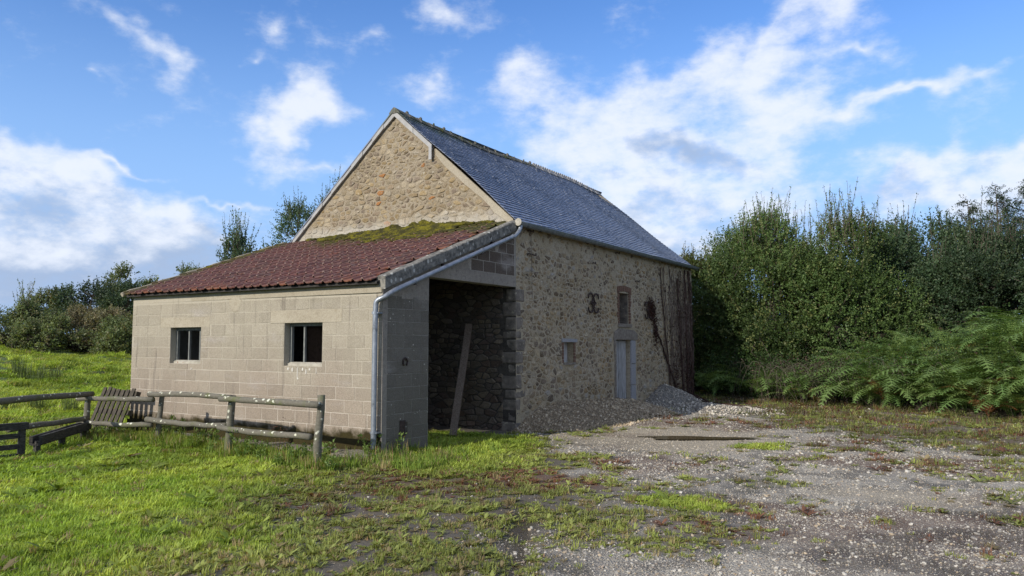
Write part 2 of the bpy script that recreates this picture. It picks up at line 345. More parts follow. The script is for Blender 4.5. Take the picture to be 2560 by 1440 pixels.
def m_simple(name, c1, c2, scale=8, rough=.85, spec=.3, bump=.004, stretch=None, metal=0., extra=None, tint=False):
    t = MT(name, rough, spec); p = t.geo()
    if stretch: p = t.scale(p, stretch)
    n = t.noise(p, scale, 6, .62); c = t.mix(t.ramp(n, .3, .7), c1, c2)
    if tint: c = t.mix(1., c, t.attr('tint'), 'MULTIPLY')
    if extra: c = t.mix(t.ramp(t.noise(t.geo(), extra[0], 5, .6), extra[1], extra[1] + .07), c, extra[2])
    t.col(c)
    if bump: t.bump(n, bump, .9)
    t.b.inputs['Metallic'].default_value = metal; return t.m
MAT['zinc'] = m_simple('zinc', (.20, .22, .25), (.29, .315, .35), 14, .42, .5, .001, None, .5, (6, .60, (.15, .165, .185)))
MAT['gutter'] = m_simple('weathered_zinc', (.13, .15, .165), (.22, .25, .27), 9, .5, .5, .002, None, .4, (10, .6, (.26, .28, .29)))
MAT['verge_slate'] = m_simple('verge_slate', (.27, .265, .255), (.34, .335, .325), 6, .7, .4, .002)
MAT['iron'] = m_simple('rusty_iron', (.028, .02, .018), (.075, .05, .042), 25, .8, .3, .003)
MAT['door'] = m_simple('weathered_plank', (.24, .235, .23), (.52, .515, .50), 5, .85, .2, .006, (9, 9, .8), 0., (4, .66, (.15, .12, .09)), True)
MAT['granite'] = m_simple('granite', (.21, .21, .215), (.34, .34, .345), 60, .85, .3, .004, None, 0., (3, .62, (.22, .18, .13)))
MAT['door_lintel'] = m_simple('old_concrete', (.15, .125, .10), (.24, .215, .18), 14, .95, .2, .008, None, 0., (5, .6, (.30, .28, .22)))
MAT['brick'] = m_simple('dark_brick', (.12, .065, .045), (.19, .12, .085), 30, .9, .2, .004)
MAT['quoin'] = m_simple('dark_quoin', (.10, .088, .075), (.215, .185, .15), 7, .92, .2, .02, None, 0., (11, .60, (.30, .265, .20)))
MAT['beam'] = m_simple('grey_brown_beam', (.10, .075, .055), (.22, .175, .135), 6, .85, .2, .006, (12, 12, 1), 0., None, False)
MAT['window_wood'] = m_simple('grey_window_wood', (.11, .115, .11), (.21, .215, .20), 10, .85, .2, .004, (6, 6, 1.2))
MAT['sill_wood'] = m_simple('pale_sill', (.27, .25, .20), (.42, .395, .33), 9, .85, .2, .005, None, 0., (9, .6, (.2, .09, .06)))
MAT['dark'] = m_simple('shadowed_boards', (.03, .028, .026), (.06, .055, .05), 5, .95, .1, .002)
def m_rail():
    t = MT('lichened_rail', .93, .2); p = t.geo(); nz = t.sep(t.nd('ShaderNodeNewGeometry').outputs['Normal'])[2]
    n = t.noise(t.scale(p, (4, 4, 8)), 5, 6, .65); c = t.mix(n, (.055, .05, .038), (.21, .195, .155))
    c = t.mix(t.ramp(t.noise(p, 4, 5), .52, .68, 0, .7), c, (.10, .115, .04))
    v = t.voro(p, 11); w = t.ma('ADD', v[0], t.ma('ADD', t.ma('MULTIPLY', t.noise(p, 2.2, 4), .8), t.ma('MULTIPLY', t.noise(p, 34, 3), .34)))
    c = t.mix(t.ma('MULTIPLY', t.ramp(w, .83, .76), t.ramp(nz, -.35, .15)), c, t.mix(t.noise(p, 3, 1), (.52, .52, .36), (.55, .55, .50)))
    t.col(c).bump(t.ma('ADD', n, t.ramp(w, .83, .74)), .006, .9); return t.m
MAT['rail'] = m_rail()
MAT['black_wood'] = m_simple('blackened_wood', (.018, .017, .016), (.07, .065, .055), 7, .85, .3, .006, (2, 2, 9), 0., (12, .66, (.28, .28, .22)))
MAT['pallet'] = m_simple('mossy_grey_plank', (.035, .03, .024), (.10, .085, .065), 6, .9, .2, .006, (8, 8, 1.2), 0., (5, .6, (.06, .065, .022)))
MAT['bark'] = m_simple('bark', (.045, .035, .028), (.12, .10, .08), 9, .95, .1, .01, (3, 3, .8))
MAT['vine'] = m_simple('dead_vine', (.05, .034, .027), (.115, .085, .068), 12, .95, .1, .004, None, 0., None, True)
MAT['ridge'] = m_simple('mossy_ridge_tile', (.07, .07, .055), (.17, .16, .14), 11, .9, .25, .006, None, 0., (5, .52, (.06, .065, .02)))
MAT['ridge_clay'] = m_simple('grey_ridge_tile', (.20, .195, .185), (.30, .29, .28), 10, .8, .3, .004)
def m_leaf(name, rough=.55, trans=.35, instancer=False, spec=.35):
    t = MT(name, rough, spec)
    c = t.attr('tint', False, 'INSTANCER' if instancer else 'GEOMETRY')
    if instancer: c = t.mix(1., c, t.attr('shade'), 'MULTIPLY')
    t.col(c)
    tr = t.nd('ShaderNodeBsdfTranslucent'); t.put(tr.inputs['Color'], t.mix(1., c, (1.25, 1.15, .5), 'MULTIPLY'))
    ms = t.nd('ShaderNodeMixShader'); ms.inputs[0].default_value = trans
    t.nt.links.new(t.b.outputs[0], ms.inputs[1]); t.nt.links.new(tr.outputs[0], ms.inputs[2]); t.nt.links.new(ms.outputs[0], t.out.inputs[0])
    return t.m
MAT['leaf'] = m_leaf('foliage'); MAT['grass'] = m_leaf('grass_blade', .6, .4, True, .25)
def m_pebble():
    t = MT('pebble', .8, .35); p = t.geo(); n = t.noise(p, 90, 4, .6)
    c = t.mix(1., t.attr('tint', False, 'INSTANCER'), t.mix(n, (.7, .7, .7), (1.2, 1.2, 1.2)), 'MULTIPLY'); t.col(c).bump(n, .003, .6); return t.m
MAT['pebble'] = m_pebble()
def m_moss():
    t = MT('roof_moss', 1., .05); p = t.geo(); n = t.noise(p, 5, 5, .6); n2 = t.noise(p, 60, 3, .7)
    c = t.mix(t.ramp(n, .40, .68), (.045, .042, .018), t.mix(n2, (.09, .08, .010), (.21, .19, .025))); t.col(c).bump(n2, .015, 1.); return t.m
MAT['moss'] = m_moss()
def m_ground():
    t = MT('earth_and_gravel', .9, .3); p = t.geo()
    a = t.nd('ShaderNodeAttribute', attribute_name='zones'); g, gr, be = t.sep(a.outputs['Vector'])       # grass, gravel, pale grit
    b = t.nd('ShaderNodeAttribute', attribute_name='wetred'); wet, red, mud = t.sep(b.outputs['Vector'])
    n = t.noise(p, 4, 6, .62); n2 = t.noise(p, 38, 5, .7)
    soil = t.mix(n2, (.055, .048, .038), (.15, .13, .10))
    turf = t.mix(n2, (.045, .07, .014), (.10, .145, .03))
    v = t.voro(p, 46); pc = t.sep(v[1])[0]
    stone = t.mix(pc, (.22, .205, .18), (.50, .47, .40))
    grit = t.mix(t.noise(p, 55, 4, .7), (.23, .195, .14), (.46, .405, .31))
    soilg = t.mix(t.ramp(t.noise(p, 2.2, 5), .38, .60), (.15, .135, .11), (.34, .31, .255))
    gm = t.mix(t.ramp(t.ma('ADD', v[0], t.ma('MULTIPLY', n, .5)), .62, .46), soilg, stone)
    c = t.mix(gr, soil, gm); c = t.mix(be, c, grit)
    c = t.mix(t.ma('MULTIPLY', red, t.ramp(n2, .3, .6)), c, (.13, .075, .05))
    c = t.mix(t.ma('MULTIPLY', g, .92), c, turf)
    c = t.mix(wet, c, t.mix(1., c, (.68, .67, .66), 'MULTIPLY')); c = t.mix(mud, c, (.05, .038, .022))
    t.col(c); wr = t.ramp(t.ma('ADD', wet, t.ma('MULTIPLY', t.ma('SUBTRACT', n2, .5), .5)), .35, .8, .9, .18); t.rough(wr)
    h = t.ma('ADD', t.ma('MULTIPLY', t.ramp(v[0], .7, .2), gr), t.ma('ADD', t.ma('MULTIPLY', n2, .9), n))
    t.bump(h, .014, .9); return t.m
MAT['ground'] = m_ground()
def m_heap(name, c1, c2, c3):
    t = MT(name, .95, .2); p = t.geo(); v = t.voro(p, 38); pc = t.sep(v[1])[0]; n = t.noise(p, 2.4, 5); n2 = t.noise(p, 45, 4, .7)
    c = t.mix(t.ma('MULTIPLY', pc, n2), c1, c2); c = t.mix(t.ramp(n, .5, .68), c, c3); t.col(c).bump(t.ma('ADD', t.ramp(v[0], .7, .2), n2), .03, 1.); return t.m
MAT['heap_brown'] = m_heap('earthy_gravel', (.23, .175, .11), (.60, .48, .32), (.30, .235, .15))
MAT['heap_grey'] = m_heap('grey_gravel', (.19, .175, .15), (.52, .48, .42), (.23, .21, .17))
def m_water():
    t = MT('muddy_water', .06, .4); t.col((.11, .085, .045)); t.bump(t.noise(t.geo(), 6, 2), .001, .3); return t.m
MAT['water'] = m_water()

# ------------------------------------------------------------------ ground
def gz(x, y):
    x = np.asarray(x, float); y = np.asarray(y, float)
    fld = np.maximum(0, -x - 16.0)
    z = np.minimum(.05 * fld * fld / (fld + 3.), 1.9)
    back = np.maximum(0, y - 26) * .03
    z = z + np.minimum(back, 1.0) * (x < 200)
    bank = sstep(21.8, 24.6, y + .55 * np.clip(x + 1.5, -1, 4)) * (.3 + 1.15 * sstep(-5.0, -1.6, x) + .3 * sstep(-1.6, 1., x)) * sstep(-9, -6.5, x)
    z = z + bank
    near = np.exp(-((x + 6) ** 2 + (y - 9) ** 2) / 500.)
    inside = sstep(.25, -.0, np.maximum(np.maximum(-14.25 - x, x + 7.78), np.maximum(8.73 - y, y - 23.1)))
    z = z + ((fbm(x * .45, y * .45) - .5) * .10 + (fbm(x * 2.6, y * 2.6, 3) - .5) * .035) * near * (1 - inside)
    tuss = np.maximum(0, fbm(x * .8 + 40, y * .8, 3) - .52) * sstep(-13.5, -17, x)
    z = z + tuss * .8
    # wheel rut
    rt = np.abs((x + 3.0) + (y - 4.85) * .58); rt = np.exp(-(rt / .14) ** 2) * sstep(7.3, 6.2, y)
    z = z - rt * .035
    pd = np.exp(-(((x + 4.55) - (y - 13.5) * 1.9) / 1.3) ** 2 - ((y - 13.45) - .0 * (x + 4.5)) ** 2 / .5)
    return z
def masks(x, y):
    x = np.asarray(x, float); y = np.asarray(y, float)
    n = fbm(x * .9, y * .9) - .5; n2 = fbm(x * 2.7 + 7, y * 2.7 + 3) - .5; n3 = fbm(x * .5 + 31, y * .5 + 11) - .5
    Ln = (-5.55 - (y - 3.48) * .56) - x
    lush = sstep(-1.1, 1.0, Ln + n * 2.6 + n2 * 1.2) * sstep(9.0, 8.5, y)
    lush = np.maximum(lush, sstep(-13.2, -14.0, x))
    d = np.hypot((x + 7.75) / 1.55, (y - 10.35) / 1.75); lush = np.maximum(lush, sstep(1.12, .75, d + n * .5))
    d = np.hypot((x + 6.6) / 1.3, (y - 8.6) / 1.2); lush = np.maximum(lush, .75 * sstep(1.2, .4, d + n * .6))
    d = np.hypot((x + 2.95) / .62, (y - 7.9) / .42); lush = np.maximum(lush, .8 * sstep(1.1, .7, d + n))
    d = np.hypot((x + 3.25) / .5, (y - 13.0) / .7); lush = np.maximum(lush, .8 * sstep(1.1, .6, d + n))
    gx = np.interp(y, [0, 4.8, 6.9, 8.3, 9.1, 12], [-2.6, -3.09, -3.04, -3.36, -4.63, -7.33])
    gravel = sstep(-.9, 1.1, x - gx + n * 3.4 + n2 * 1.4)
    weed = sstep(-.8, 2.0, y - (16.8 - .9 * (x + 4)) + n * 10 + n2 * 5) * sstep(-9, -6.5, x)
    beige = sstep(1.15, .45, np.hypot((x + 5.0) / 2.6, (y - 13.3) / 2.3) + n * .7)
    beige = np.maximum(beige, sstep(1.1, .4, np.hypot((x + .9) / 1.1, (y - 9.6) / .5) + n) * .7)
    gravel = gravel * (1 - .8 * weed)
    red = .5 * weed + sstep(.9, .25, np.hypot((x + 4.6) / 1.3, (y - 8.4) / .8) + n * 1.2) + .8 * sstep(-.02, .13, n3) * (1 - lush) * sstep(5., 8., y)
    wet = sstep(.02, .13, fbm(x * .75 + 3, y * .75 + 9) - .55) * gravel
    rt = np.abs((x + 3.0) + (y - 4.85) * .58); rut = np.exp(-(rt / .2) ** 2) * sstep(7.5, 6.4, y)
    rt2 = np.abs((x + 2.3) + (y - 4.6) * .60); rut2 = np.exp(-(rt2 / .4) ** 2) * sstep(6.6, 5.4, y)
    wet = np.clip(wet + .9 * rut + .75 * rut2, 0, 1) * (1 - beige * .6) * (1 - lush)
    mud = np.clip(rut * .8, 0, 1)
    far = sstep(24, 30, np.hypot(x, y)) ; lush = np.maximum(lush, far)
    return lush, gravel, weed, beige, np.clip(red, 0, 1), wet, mud
def axis(lo, hi, f0, f1, st, grow):
    a = list(np.arange(f0, f1 + 1e-6, st)); d = st; v = f1
    while v < hi: d *= grow; v += d; a.append(v)
    d = st; v = f0
    while v > lo: d *= grow; v -= d; a.insert(0, v)
    return np.array(a)
def build_ground():
    xs = axis(-900, 900, -16, 4, .09, 1.09); ys = axis(-60, 900, 2.5, 24, .09, 1.09)
    X, Y = np.meshgrid(xs, ys); Z = gz(X, Y); nx, ny = len(xs), len(ys)
    V = np.stack([X.ravel(), Y.ravel(), Z.ravel()], 1)
    i = np.arange(ny - 1)[:, None] * nx + np.arange(nx - 1)[None]; F = np.stack([i, i + 1, i + nx + 1, i + nx], -1).reshape(-1, 4)
    me = bpy.data.meshes.new('ground'); me.vertices.add(len(V)); me.vertices.foreach_set('co', V.astype(np.float32).ravel())
    me.loops.add(F.size); me.loops.foreach_set('vertex_index', F.ravel().astype(np.int32))
    me.polygons.add(len(F)); me.polygons.foreach_set('loop_start', np.arange(0, F.size, 4, dtype=np.int32))
    me.polygons.foreach_set('use_smooth', np.ones(len(F), bool)); me.update(); me.validate()
    lu, gr, we, be, rd, wet, mud = masks(V[:, 0], V[:, 1])
    a = me.attributes.new('zones', 'FLOAT_VECTOR', 'POINT'); a.data.foreach_set('vector', np.stack([np.clip(lu + we * .15, 0, 1), gr, be], 1).astype(np.float32).ravel())
    a = me.attributes.new('wetred', 'FLOAT_VECTOR', 'POINT'); a.data.foreach_set('vector', np.stack([wet, rd, mud], 1).astype(np.float32).ravel())
    o = link('ground', me, None, MAT['ground']); tag(o, kind='structure')
build_ground()

# ------------------------------------------------------------------ masonry generators
def voronoi_stones(rect, cells, openings, halfplanes, gap, wmin, wmax, hmin, hmax, seed):
    """rubble: rows of seeds -> Voronoi polygons (u,v)"""
    r = np.random.default_rng(seed); u0, u1, v0, v1 = rect; seeds = []
    v = v0
    while v < v1 + .1:
        h = r.uniform(hmin, hmax); u = u0 - r.uniform(0, wmax)
        while u < u1 + .2:
            w = r.uniform(wmin, wmax) * (h / hmax) ** .4
            seeds.append((u + w / 2 + r.normal() * .02, v + h / 2 + r.normal() * .3 * h)); u += w
        v += h
    P = np.array(seeds); asp = (hmin + hmax) / (wmin + wmax); Q = P * (asp, 1.)
    res = []
    for i, (a, b) in enumerate(P):
        if not (u0 <= a <= u1 and v0 <= b <= v1): continue
        if any(nx * a + ny * b > d - .02 for nx, ny, d in halfplanes): continue
        if any(o[0] - .02 < a < o[1] + .02 and o[2] - .02 < b < o[3] + .02 for o in openings): continue
        dd = ((Q - Q[i]) ** 2).sum(1); nb = np.argsort(dd)[1:15]
        poly = [(a - .5, b - .5), (a + .5, b - .5), (a + .5, b + .5), (a - .5, b + .5)]
        for j in nb:
            qx, qy = (Q[j] - Q[i]); L = math.hypot(qx, qy); mx, my = (Q[j] + Q[i]) / 2
            nx, ny = qx / L, qy / L; g = gap * (.6 + .8 * r.random())
            poly = clip([(p[0] * asp, p[1]) for p in poly], nx, ny, nx * mx + ny * my - g / 2)
            poly = [(p[0] / asp, p[1]) for p in poly]
            if len(poly) < 3: break
        if len(poly) < 3: continue
        for nx, ny, d in halfplanes + [(1, 0, u1), (-1, 0, -u0), (0, 1, v1), (0, -1, -v0)]:
            poly = clip(poly, nx, ny, d)
            if len(poly) < 3: break
        if len(poly) < 3: continue
        for o in openings:
            us = [p[0] for p in poly]; vs = [p[1] for p in poly]
            if max(us) > o[0] and min(us) < o[1] and max(vs) > o[2] and min(vs) < o[3]:
                opts = [(o[0] - a, (1, 0, o[0])), (a - o[1], (-1, 0, -o[1])), (o[2] - b, (0, 1, o[2])), (b - o[3], (0, -1, -o[3]))]
                poly = clip(poly, *max(opts)[1])
                if len(poly) < 3: break
        if len(poly) < 3: continue
        A = area(poly)
        if A < .0012: continue
        if r.random() < (.8 if halfplanes or rect[3] > 3.5 else .35): poly = round_poly(poly, r.uniform(.10, .22))
        res.append(poly)
    return res
def rect_minus(rc, holes, m=.03):
    out = [rc]
    for h in holes:
        nxt = []
        for a in out:
            x0, x1, z0, z1 = a
            if x1 <= h[0] or x0 >= h[1] or z1 <= h[2] or z0 >= h[3]: nxt.append(a); continue
            if x0 < h[0]: nxt.append((x0, h[0], z0, z1))
            if x1 > h[1]: nxt.append((h[1], x1, z0, z1))
            xa, xb = max(x0, h[0]), min(x1, h[1])
            if z0 < h[2]: nxt.append((xa, xb, z0, h[2]))
            if z1 > h[3]: nxt.append((xa, xb, h[3], z1))
        out = nxt
    return [a for a in out if a[1] - a[0] > m and a[3] - a[2] > m]
CP = np.array((0, 0, 1.7)); CF = np.array((-math.sin(R(31.95)), math.cos(R(31.95)), 0))
def seen(p, n):
    """apparent size weight of a small face at p with normal n"""
    d = np.asarray(p) - CP; L = np.linalg.norm(d); return max(0., -np.dot(d / L, n)) / (L * L)

# ------------------------------------------------------------------ block lean-to
X0, X1, Y0, YB = -14.23, -7.767, 8.747, 12.6
lean = empty('block_shed', ((X0 + X1) / 2, Y0, 0), 'low concrete block shed with red tiled lean-to roof built against the stone gable', 'shed')
F_front = Frame((0, Y0, 0), (1, 0, 0), (0, 0, 1), (0, -1, 0))
F_side = Frame((X1, 0, 0), (0, 1, 0), (0, 0, 1), (1, 0, 0))
RS = 1.44 / 4.0                                   # roof pitch
roofz = lambda y: 2.63 + (y - 8.6) * RS           # tile bed
WIN = [(-13.0, -12.1, 1.32, 1.985), (-9.91, -9.03, 1.322, 2.03)]
LINT = [(-13.32, -11.85, 1.985, 2.17), (-10.25, -8.6, 2.03, 2.24)]
front = empty('front_wall'); front.parent = lean; front.location = (0, 0, 0)
mb = MB()
for a in rect_minus((X0 + .004, X1 - .004, -.1, 2.60), WIN): mb.box((a[0], Y0, a[2]), (a[1], Y0 + .2, a[3]))
mb.build('mortar', MAT['joint'], front)
def block(name, fr, rc, parent, mat, h=.006, poly=None):
    m = MB(); x0, x1, z0, z1 = rc if rc else (0, 0, 0, 0); j = lambda: random.uniform(-.0025, .0025)
    pl = poly or [(x0 + j(), z0 + j()), (x1 + j(), z0 + j()), (x1 + j(), z1 + j()), (x0 + j(), z1 + j())]
    slab(m, fr, pl, h + random.uniform(-.0015, .003), .006, -.01, (1, 1, 1), (random.uniform(-.008, .008), random.uniform(-.008, .008)))
    return m.build(name, mat, parent)
CH = .2025; z = 1.32 - 6 * CH - .105; row = 0; zs = []
while z < 2.40: zs.append(z); z += CH
for row, z in enumerate(zs):
    z1 = min(z + CH, 2.455); x = X0 - random.uniform(.02, .38)
    while x < X1 - .01:
        w = random.choice((.385, .395, .40, .41, .39, .30 if row > 3 else .4)); a = max(x, X0 + .003); b = min(x + w, X1 - .003); x += w
        g = random.uniform(.008, .016)
        for rc in rect_minus((a + g / 2, b - g / 2, max(z, .0) + g / 2, z1 - g / 2), [(h[0] - .004, h[1] + .004, h[2] - .004, h[3] + .004) for h in WIN + LINT], .035):
            block('block', F_front, rc, front, MAT['block'], .0032)
for l in LINT: block('window_lintel', F_front, l, front, MAT['render'], .007)
block('ring_beam', F_front, (X0 + .003, X1 - .003, 2.462, 2.598), front, MAT['render'], .008)
m = MB(); pl = [(-11.17 + .16 * math.cos(a) * (1 + .2 * math.sin(3 * a)), 2.37 + .14 * math.sin(a)) for a in np.linspace(0, 2 * math.pi, 13)[:-1]]
slab(m, F_front, pl, .011, .03); m.build('render_patch', MAT['render'], front)
# plinth, footing
mb = MB(); mb.box((X0 - .02, Y0 - .035, -.1), (X1 + .004, Y0 - .005, .23)); mb.build('plinth', MAT['block'], front)
mb = MB(); n = 26; xs = np.linspace(-13.4, -7.72, n); V = []
for i, x in enumerate(xs):
    e = Y0 - .22 - .22 * vnoise(x * 2.3, 4.) - .1 * vnoise(x * 9, 1.) - .1 * sstep(-9.5, -8, x); zt = .015 + .05 * vnoise(x * 5, 9.)
    V += [(x, e, -.1), (x, e, zt), (x, e + .06, zt + .02), (x, Y0 - .03, zt + .03)]
mb.add(V, [(4 * i + k, 4 * i + 4 + k, 4 * i + 5 + k, 4 * i + 1 + k) for i in range(n - 1) for k in range(3)])
mb.build('footing', MAT['footing'], lean)
# lime runs under the second window
for xx, zt, ln, ww in ((-9.80, 1.30, .05, .035), (-9.70, 1.30, .08, .028), (-9.58, 1.31, .19, .016), (-9.57, 1.14, .04, .032), (-9.46, 1.30, .06, .03), (-9.38, 1.28, .09, .022), (-9.30, 1.30, .05, .034), (-9.15, 1.31, .11, .012), (-12.35, 1.25, .04, .02)):
    m = MB(); slab(m, F_front, [(xx + ww * math.cos(a) * .6, zt - ln / 2 + ln / 2 * math.sin(a)) for a in np.linspace(0, 2 * math.pi, 9)[:-1]], .0095, .004); m.build('lime_run', MAT['lime'], front)
# windows
def shed_window(w, mull, sash):
    x0, x1, z0, z1 = w; y = Y0 + .12; o = empty('window'); o.parent = lean
    fw = .045
    for nm, lo, hi in (('stile', (x0, y, z0 + .06), (x0 + fw, y + .05, z1)), ('stile', (x1 - fw, y, z0 + .06), (x1, y + .05, z1)), ('top_rail', (x0 + fw, y + .003, z1 - .055), (x1 - fw, y + .053, z1))):
        MB().box(lo, hi).build(nm, MAT['window_wood'], o)
    for f in mull:
        xm = x0 + (x1 - x0) * f; MB().box((xm - .016, y + .006, z0 + .06), (xm + .016, y + .046, z1 - .055)).build('mullion', MAT['window_wood'], o)
    m = MB(); fr = Frame((0, y - .0, 0), (1, 0, 0), (0, 1, 0), (0, 0, 1)); fr.o[2] = z0 + .005
    m.add([(x0 + .003, y - .05, z0), (x1 - .003, y - .05, z0), (x1 - .003, y + .06, z0), (x0 + .003, y + .06, z0), (x0 + .003, y - .05, z0 + .035), (x1 - .003, y - .05, z0 + .035), (x1 - .003, y - .002, z0 + .06), (x0 + .003, y - .002, z0 + .06), (x1 - .003, y + .06, z0 + .06), (x0 + .003, y + .06, z0 + .06)],
          [(0, 1, 5, 4), (4, 5, 6, 7), (7, 6, 8, 9), (1, 2, 8, 6, 5), (0, 4, 7, 9, 3)])
    m.build('sill', MAT['sill_wood'], o)
    for a, b in sash:
        ln = []; xa, xb = x0 + (x1 - x0) * a + .02, x0 + (x1 - x0) * b - .02; za, zb = z0 + .065, z1 - .06; s = .05
        k = -int((zb - za) / s) - 1
        while xa + k * s < xb:
            for sg in (1, -1):
                p = []
                for t in np.linspace(0, zb - za, 12):
                    xx = xa + k * s + t if sg > 0 else xa + k * s + (zb - za) - t
                    if xa <= xx <= xb: p.append((xx, y + .055, za + t))
                if len(p) > 1: ln.append(p)
            k += 1
        tubes(MB(), ln, [.0011] * len(ln), 3, cap=False).build('wire_netting', MAT['iron'], o)
shed_window(WIN[0], (.42, .78), [])
shed_window(WIN[1], (.38,), [(.38, 1.)])
# side wall: pier, door lintel, upper blocks under the rake
side = empty('side_wall'); side.parent = lean
PY = 9.868                                         # pier ends here, then the opening
mb = MB()
mb.box((X1 - .22, Y0 + .202, -.1), (X1, PY, 2.50))
pts = [(Y0 + .202, 2.502), (YB - .003, 2.502 + .0), (YB - .003, roofz(YB) - .06), (Y0 + .202, roofz(Y0 + .2) - .06)]
pu = [(PY - .2, 2.782), (YB - .003, 2.782), (YB - .003, roofz(YB) - .07), (PY - .2, roofz(PY - .2) - .07)]
def prism(mb, poly, xa, xb):
    n = len(poly); V = [(xa, p[0], p[1]) for p in poly] + [(xb, p[0], p[1]) for p in poly]
    mb.add(V, [tuple(range(n))[::-1], tuple(range(n, 2 * n))] + [(i, (i + 1) % n, n + (i + 1) % n, n + i) for i in range(n)])
prism(mb, [(Y0 + .202, 2.503), (PY, 2.503), (PY, 2.78), (PY - .2, 2.78), (PY - .2, roofz(PY - .2) - .07), (Y0 + .202, roofz(Y0 + .2) - .07)], X1 - .22, X1)
prism(mb, pu, X1 - .22, X1)
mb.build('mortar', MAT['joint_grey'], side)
z = .0; row = 0
while z < 2.75:
    y = Y0 + .11 - (.2 if row % 2 else 0)
    while y < PY:
        a, b = max(y, Y0 + .11), min(y + .4, PY - .002); y += .4
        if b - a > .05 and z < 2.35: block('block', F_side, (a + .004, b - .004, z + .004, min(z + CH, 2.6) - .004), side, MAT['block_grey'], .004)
    z += CH; row += 1
block('corner_render', F_side, (Y0 - .003, Y0 + .106, -.05, 2.6), side, MAT['lintel'], .007)
pl = [(Y0 + .11, 2.39), (PY, 2.39), (PY, 2.76), (PY - .004, roofz(PY) - .09), (Y0 + .11, roofz(Y0 + .1) - .09)]
block('render_panel', F_side, None, side, MAT['lintel'], .006, pl)
# lintel over the opening with the boarding marks of its formwork
block('door_lintel', F_side, (PY + .004, YB - .03, 2.785, 2.985), side, MAT['lintel'], .010)
MB().box((X1 - .21, PY + .004, 2.783), (X1 - .002, YB - .005, 2.99)).build('lintel_core', MAT['lintel'], side)
pl = [(PY + .004, 2.99), (11.05, 2.99), (10.85, roofz(10.85) - .12), (PY + .004, roofz(PY) - .09)]
block('render_panel', F_side, None, side, MAT['lintel'], .007, pl)
mb = MB(); prism(mb, [(11.0, 2.992), (YB - .06, 2.992), (YB - .06, roofz(YB) - .1), (10.95, roofz(10.95) - .1)], X1 - .05, X1 + .002); mb.build('mortar', MAT['joint_pale'], side)
for r_ in range(6):
    z = 2.995 + r_ * .205; y = 11.08 - .4 + (.2 if r_ % 2 else 0)
    while y < YB - .07:
        a, b = max(y, 11.06 - .06 * r_), min(y + .39, YB - .07); y += .395
        if b - a < .06: continue
        poly = [(a + .005, z + .005), (b - .005, z + .005), (b - .005, z + .198), (a + .005, z + .198)]
        poly = clip(poly, -RS, 1, roofz(0) - .2)
        if len(poly) > 2 and abs(area(poly)) > .006: block('block', F_side, None, side, MAT['block_brown'], .0035, poly)
# rake beam in lichened concrete
mb = MB(); n = 16
V = []
for i, y in enumerate(np.linspace(8.70, YB - .02, n)):
    zt = roofz(y) + .045 + .012 * (vnoise(y * 4, 2.) - .5); zb = zt - .205
    for x, zz in ((X1 - .10, zt - .03), (X1 - .07, zt), (X1 + .075, zt - .004), (X1 + .09, zt - .02), (X1 + .09, zb + .01), (X1 + .012, zb)): V.append((x, y, zz))
F = [(i * 6 + k, i * 6 + 6 + k, i * 6 + 7 + k, i * 6 + 1 + k) for i in range(n - 1) for k in range(5)] + [tuple(range(6))[::-1], tuple(range(6 * n - 6, 6 * n))]
mb.add(V, F); mb.build('rake_beam', MAT['rake'], lean)
# hidden sides: far wall, roof boarding
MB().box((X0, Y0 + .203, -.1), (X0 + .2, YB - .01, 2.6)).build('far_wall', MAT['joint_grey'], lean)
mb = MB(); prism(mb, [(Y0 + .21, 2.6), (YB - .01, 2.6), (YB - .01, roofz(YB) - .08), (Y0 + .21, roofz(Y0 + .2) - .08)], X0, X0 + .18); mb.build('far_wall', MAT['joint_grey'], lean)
mb = MB(); prism(mb, [(8.63, roofz(8.63) - .05), (YB - .004, roofz(YB) - .05), (YB - .004, roofz(YB) - .015), (8.63, roofz(8.63) - .015)], X0 - .05, X1 - .02); mb.build('roof_boarding', MAT['dark'], lean)
MB().box((X0 - .05, 8.645, 2.585), (X1 - .02, 8.67, 2.618)).build('eave_board', MAT['dark'], lean)
# roof tiles
roof = empty('roof'); roof.parent = lean
cs, sn = math.cos(math.atan(RS)), math.sin(math.atan(RS))
F_roof = Frame((0, 8.6, 2.63), (1, 0, 0), (0, cs, sn), (0, -sn, cs))
TW, TG = .2085, .3265
PROF = [(0, .026), (.014, .046), (.034, .042), (.050, .014), (.07, .004), (.125, .003), (.145, .010), (.165, .013), (.19, .008), (.2085, .016)]
def tile_geo(mb, u, v, col, ju=0, jv=0, lift=0, yaw=0):
    V = []; n = len(PROF)
    for (pu_, pn) in PROF:
        uu = u + pu_ + ju
        V.append(F_roof.p(uu + yaw * .0, v + jv - .03, pn + .030 + lift)); V.append(F_roof.p(uu + yaw * .3, v + jv + TG + .01, pn - .002))
        V.append(F_roof.p(uu, v + jv - .026, pn + .010 + lift))
    F = []
    for i in range(n - 1):
        a = 3 * i; F.append((a, a + 3, a + 4, a + 1)); F.append((a + 2, a + 5, a + 3, a))
    F.append((2, 0, 1)); F.append((3 * n - 3, 3 * n - 1, 3 * n - 2))
    k0 = len(mb.c); mb.add(V, F, (col[0], 0, 0))
    for q in range(1, 6, 2): mb.c[k0 + q] = (col[0], random.uniform(.15, 1.), 0)          # highlight painted pale on the nose of the roll
tl = []
for r_ in range(13):
    off = -.5 * TW if r_ % 2 else 0
    for c_ in range(-1, 33):
        u = X0 - .06 + c_ * TW + off
        if u < X0 - .08 or u + TW > X1 + .02: continue
        tl.append((seen(F_roof.p(u, r_ * TG), F_roof.n), u, r_ * TG))
tl.sort(reverse=True); rest = MB()
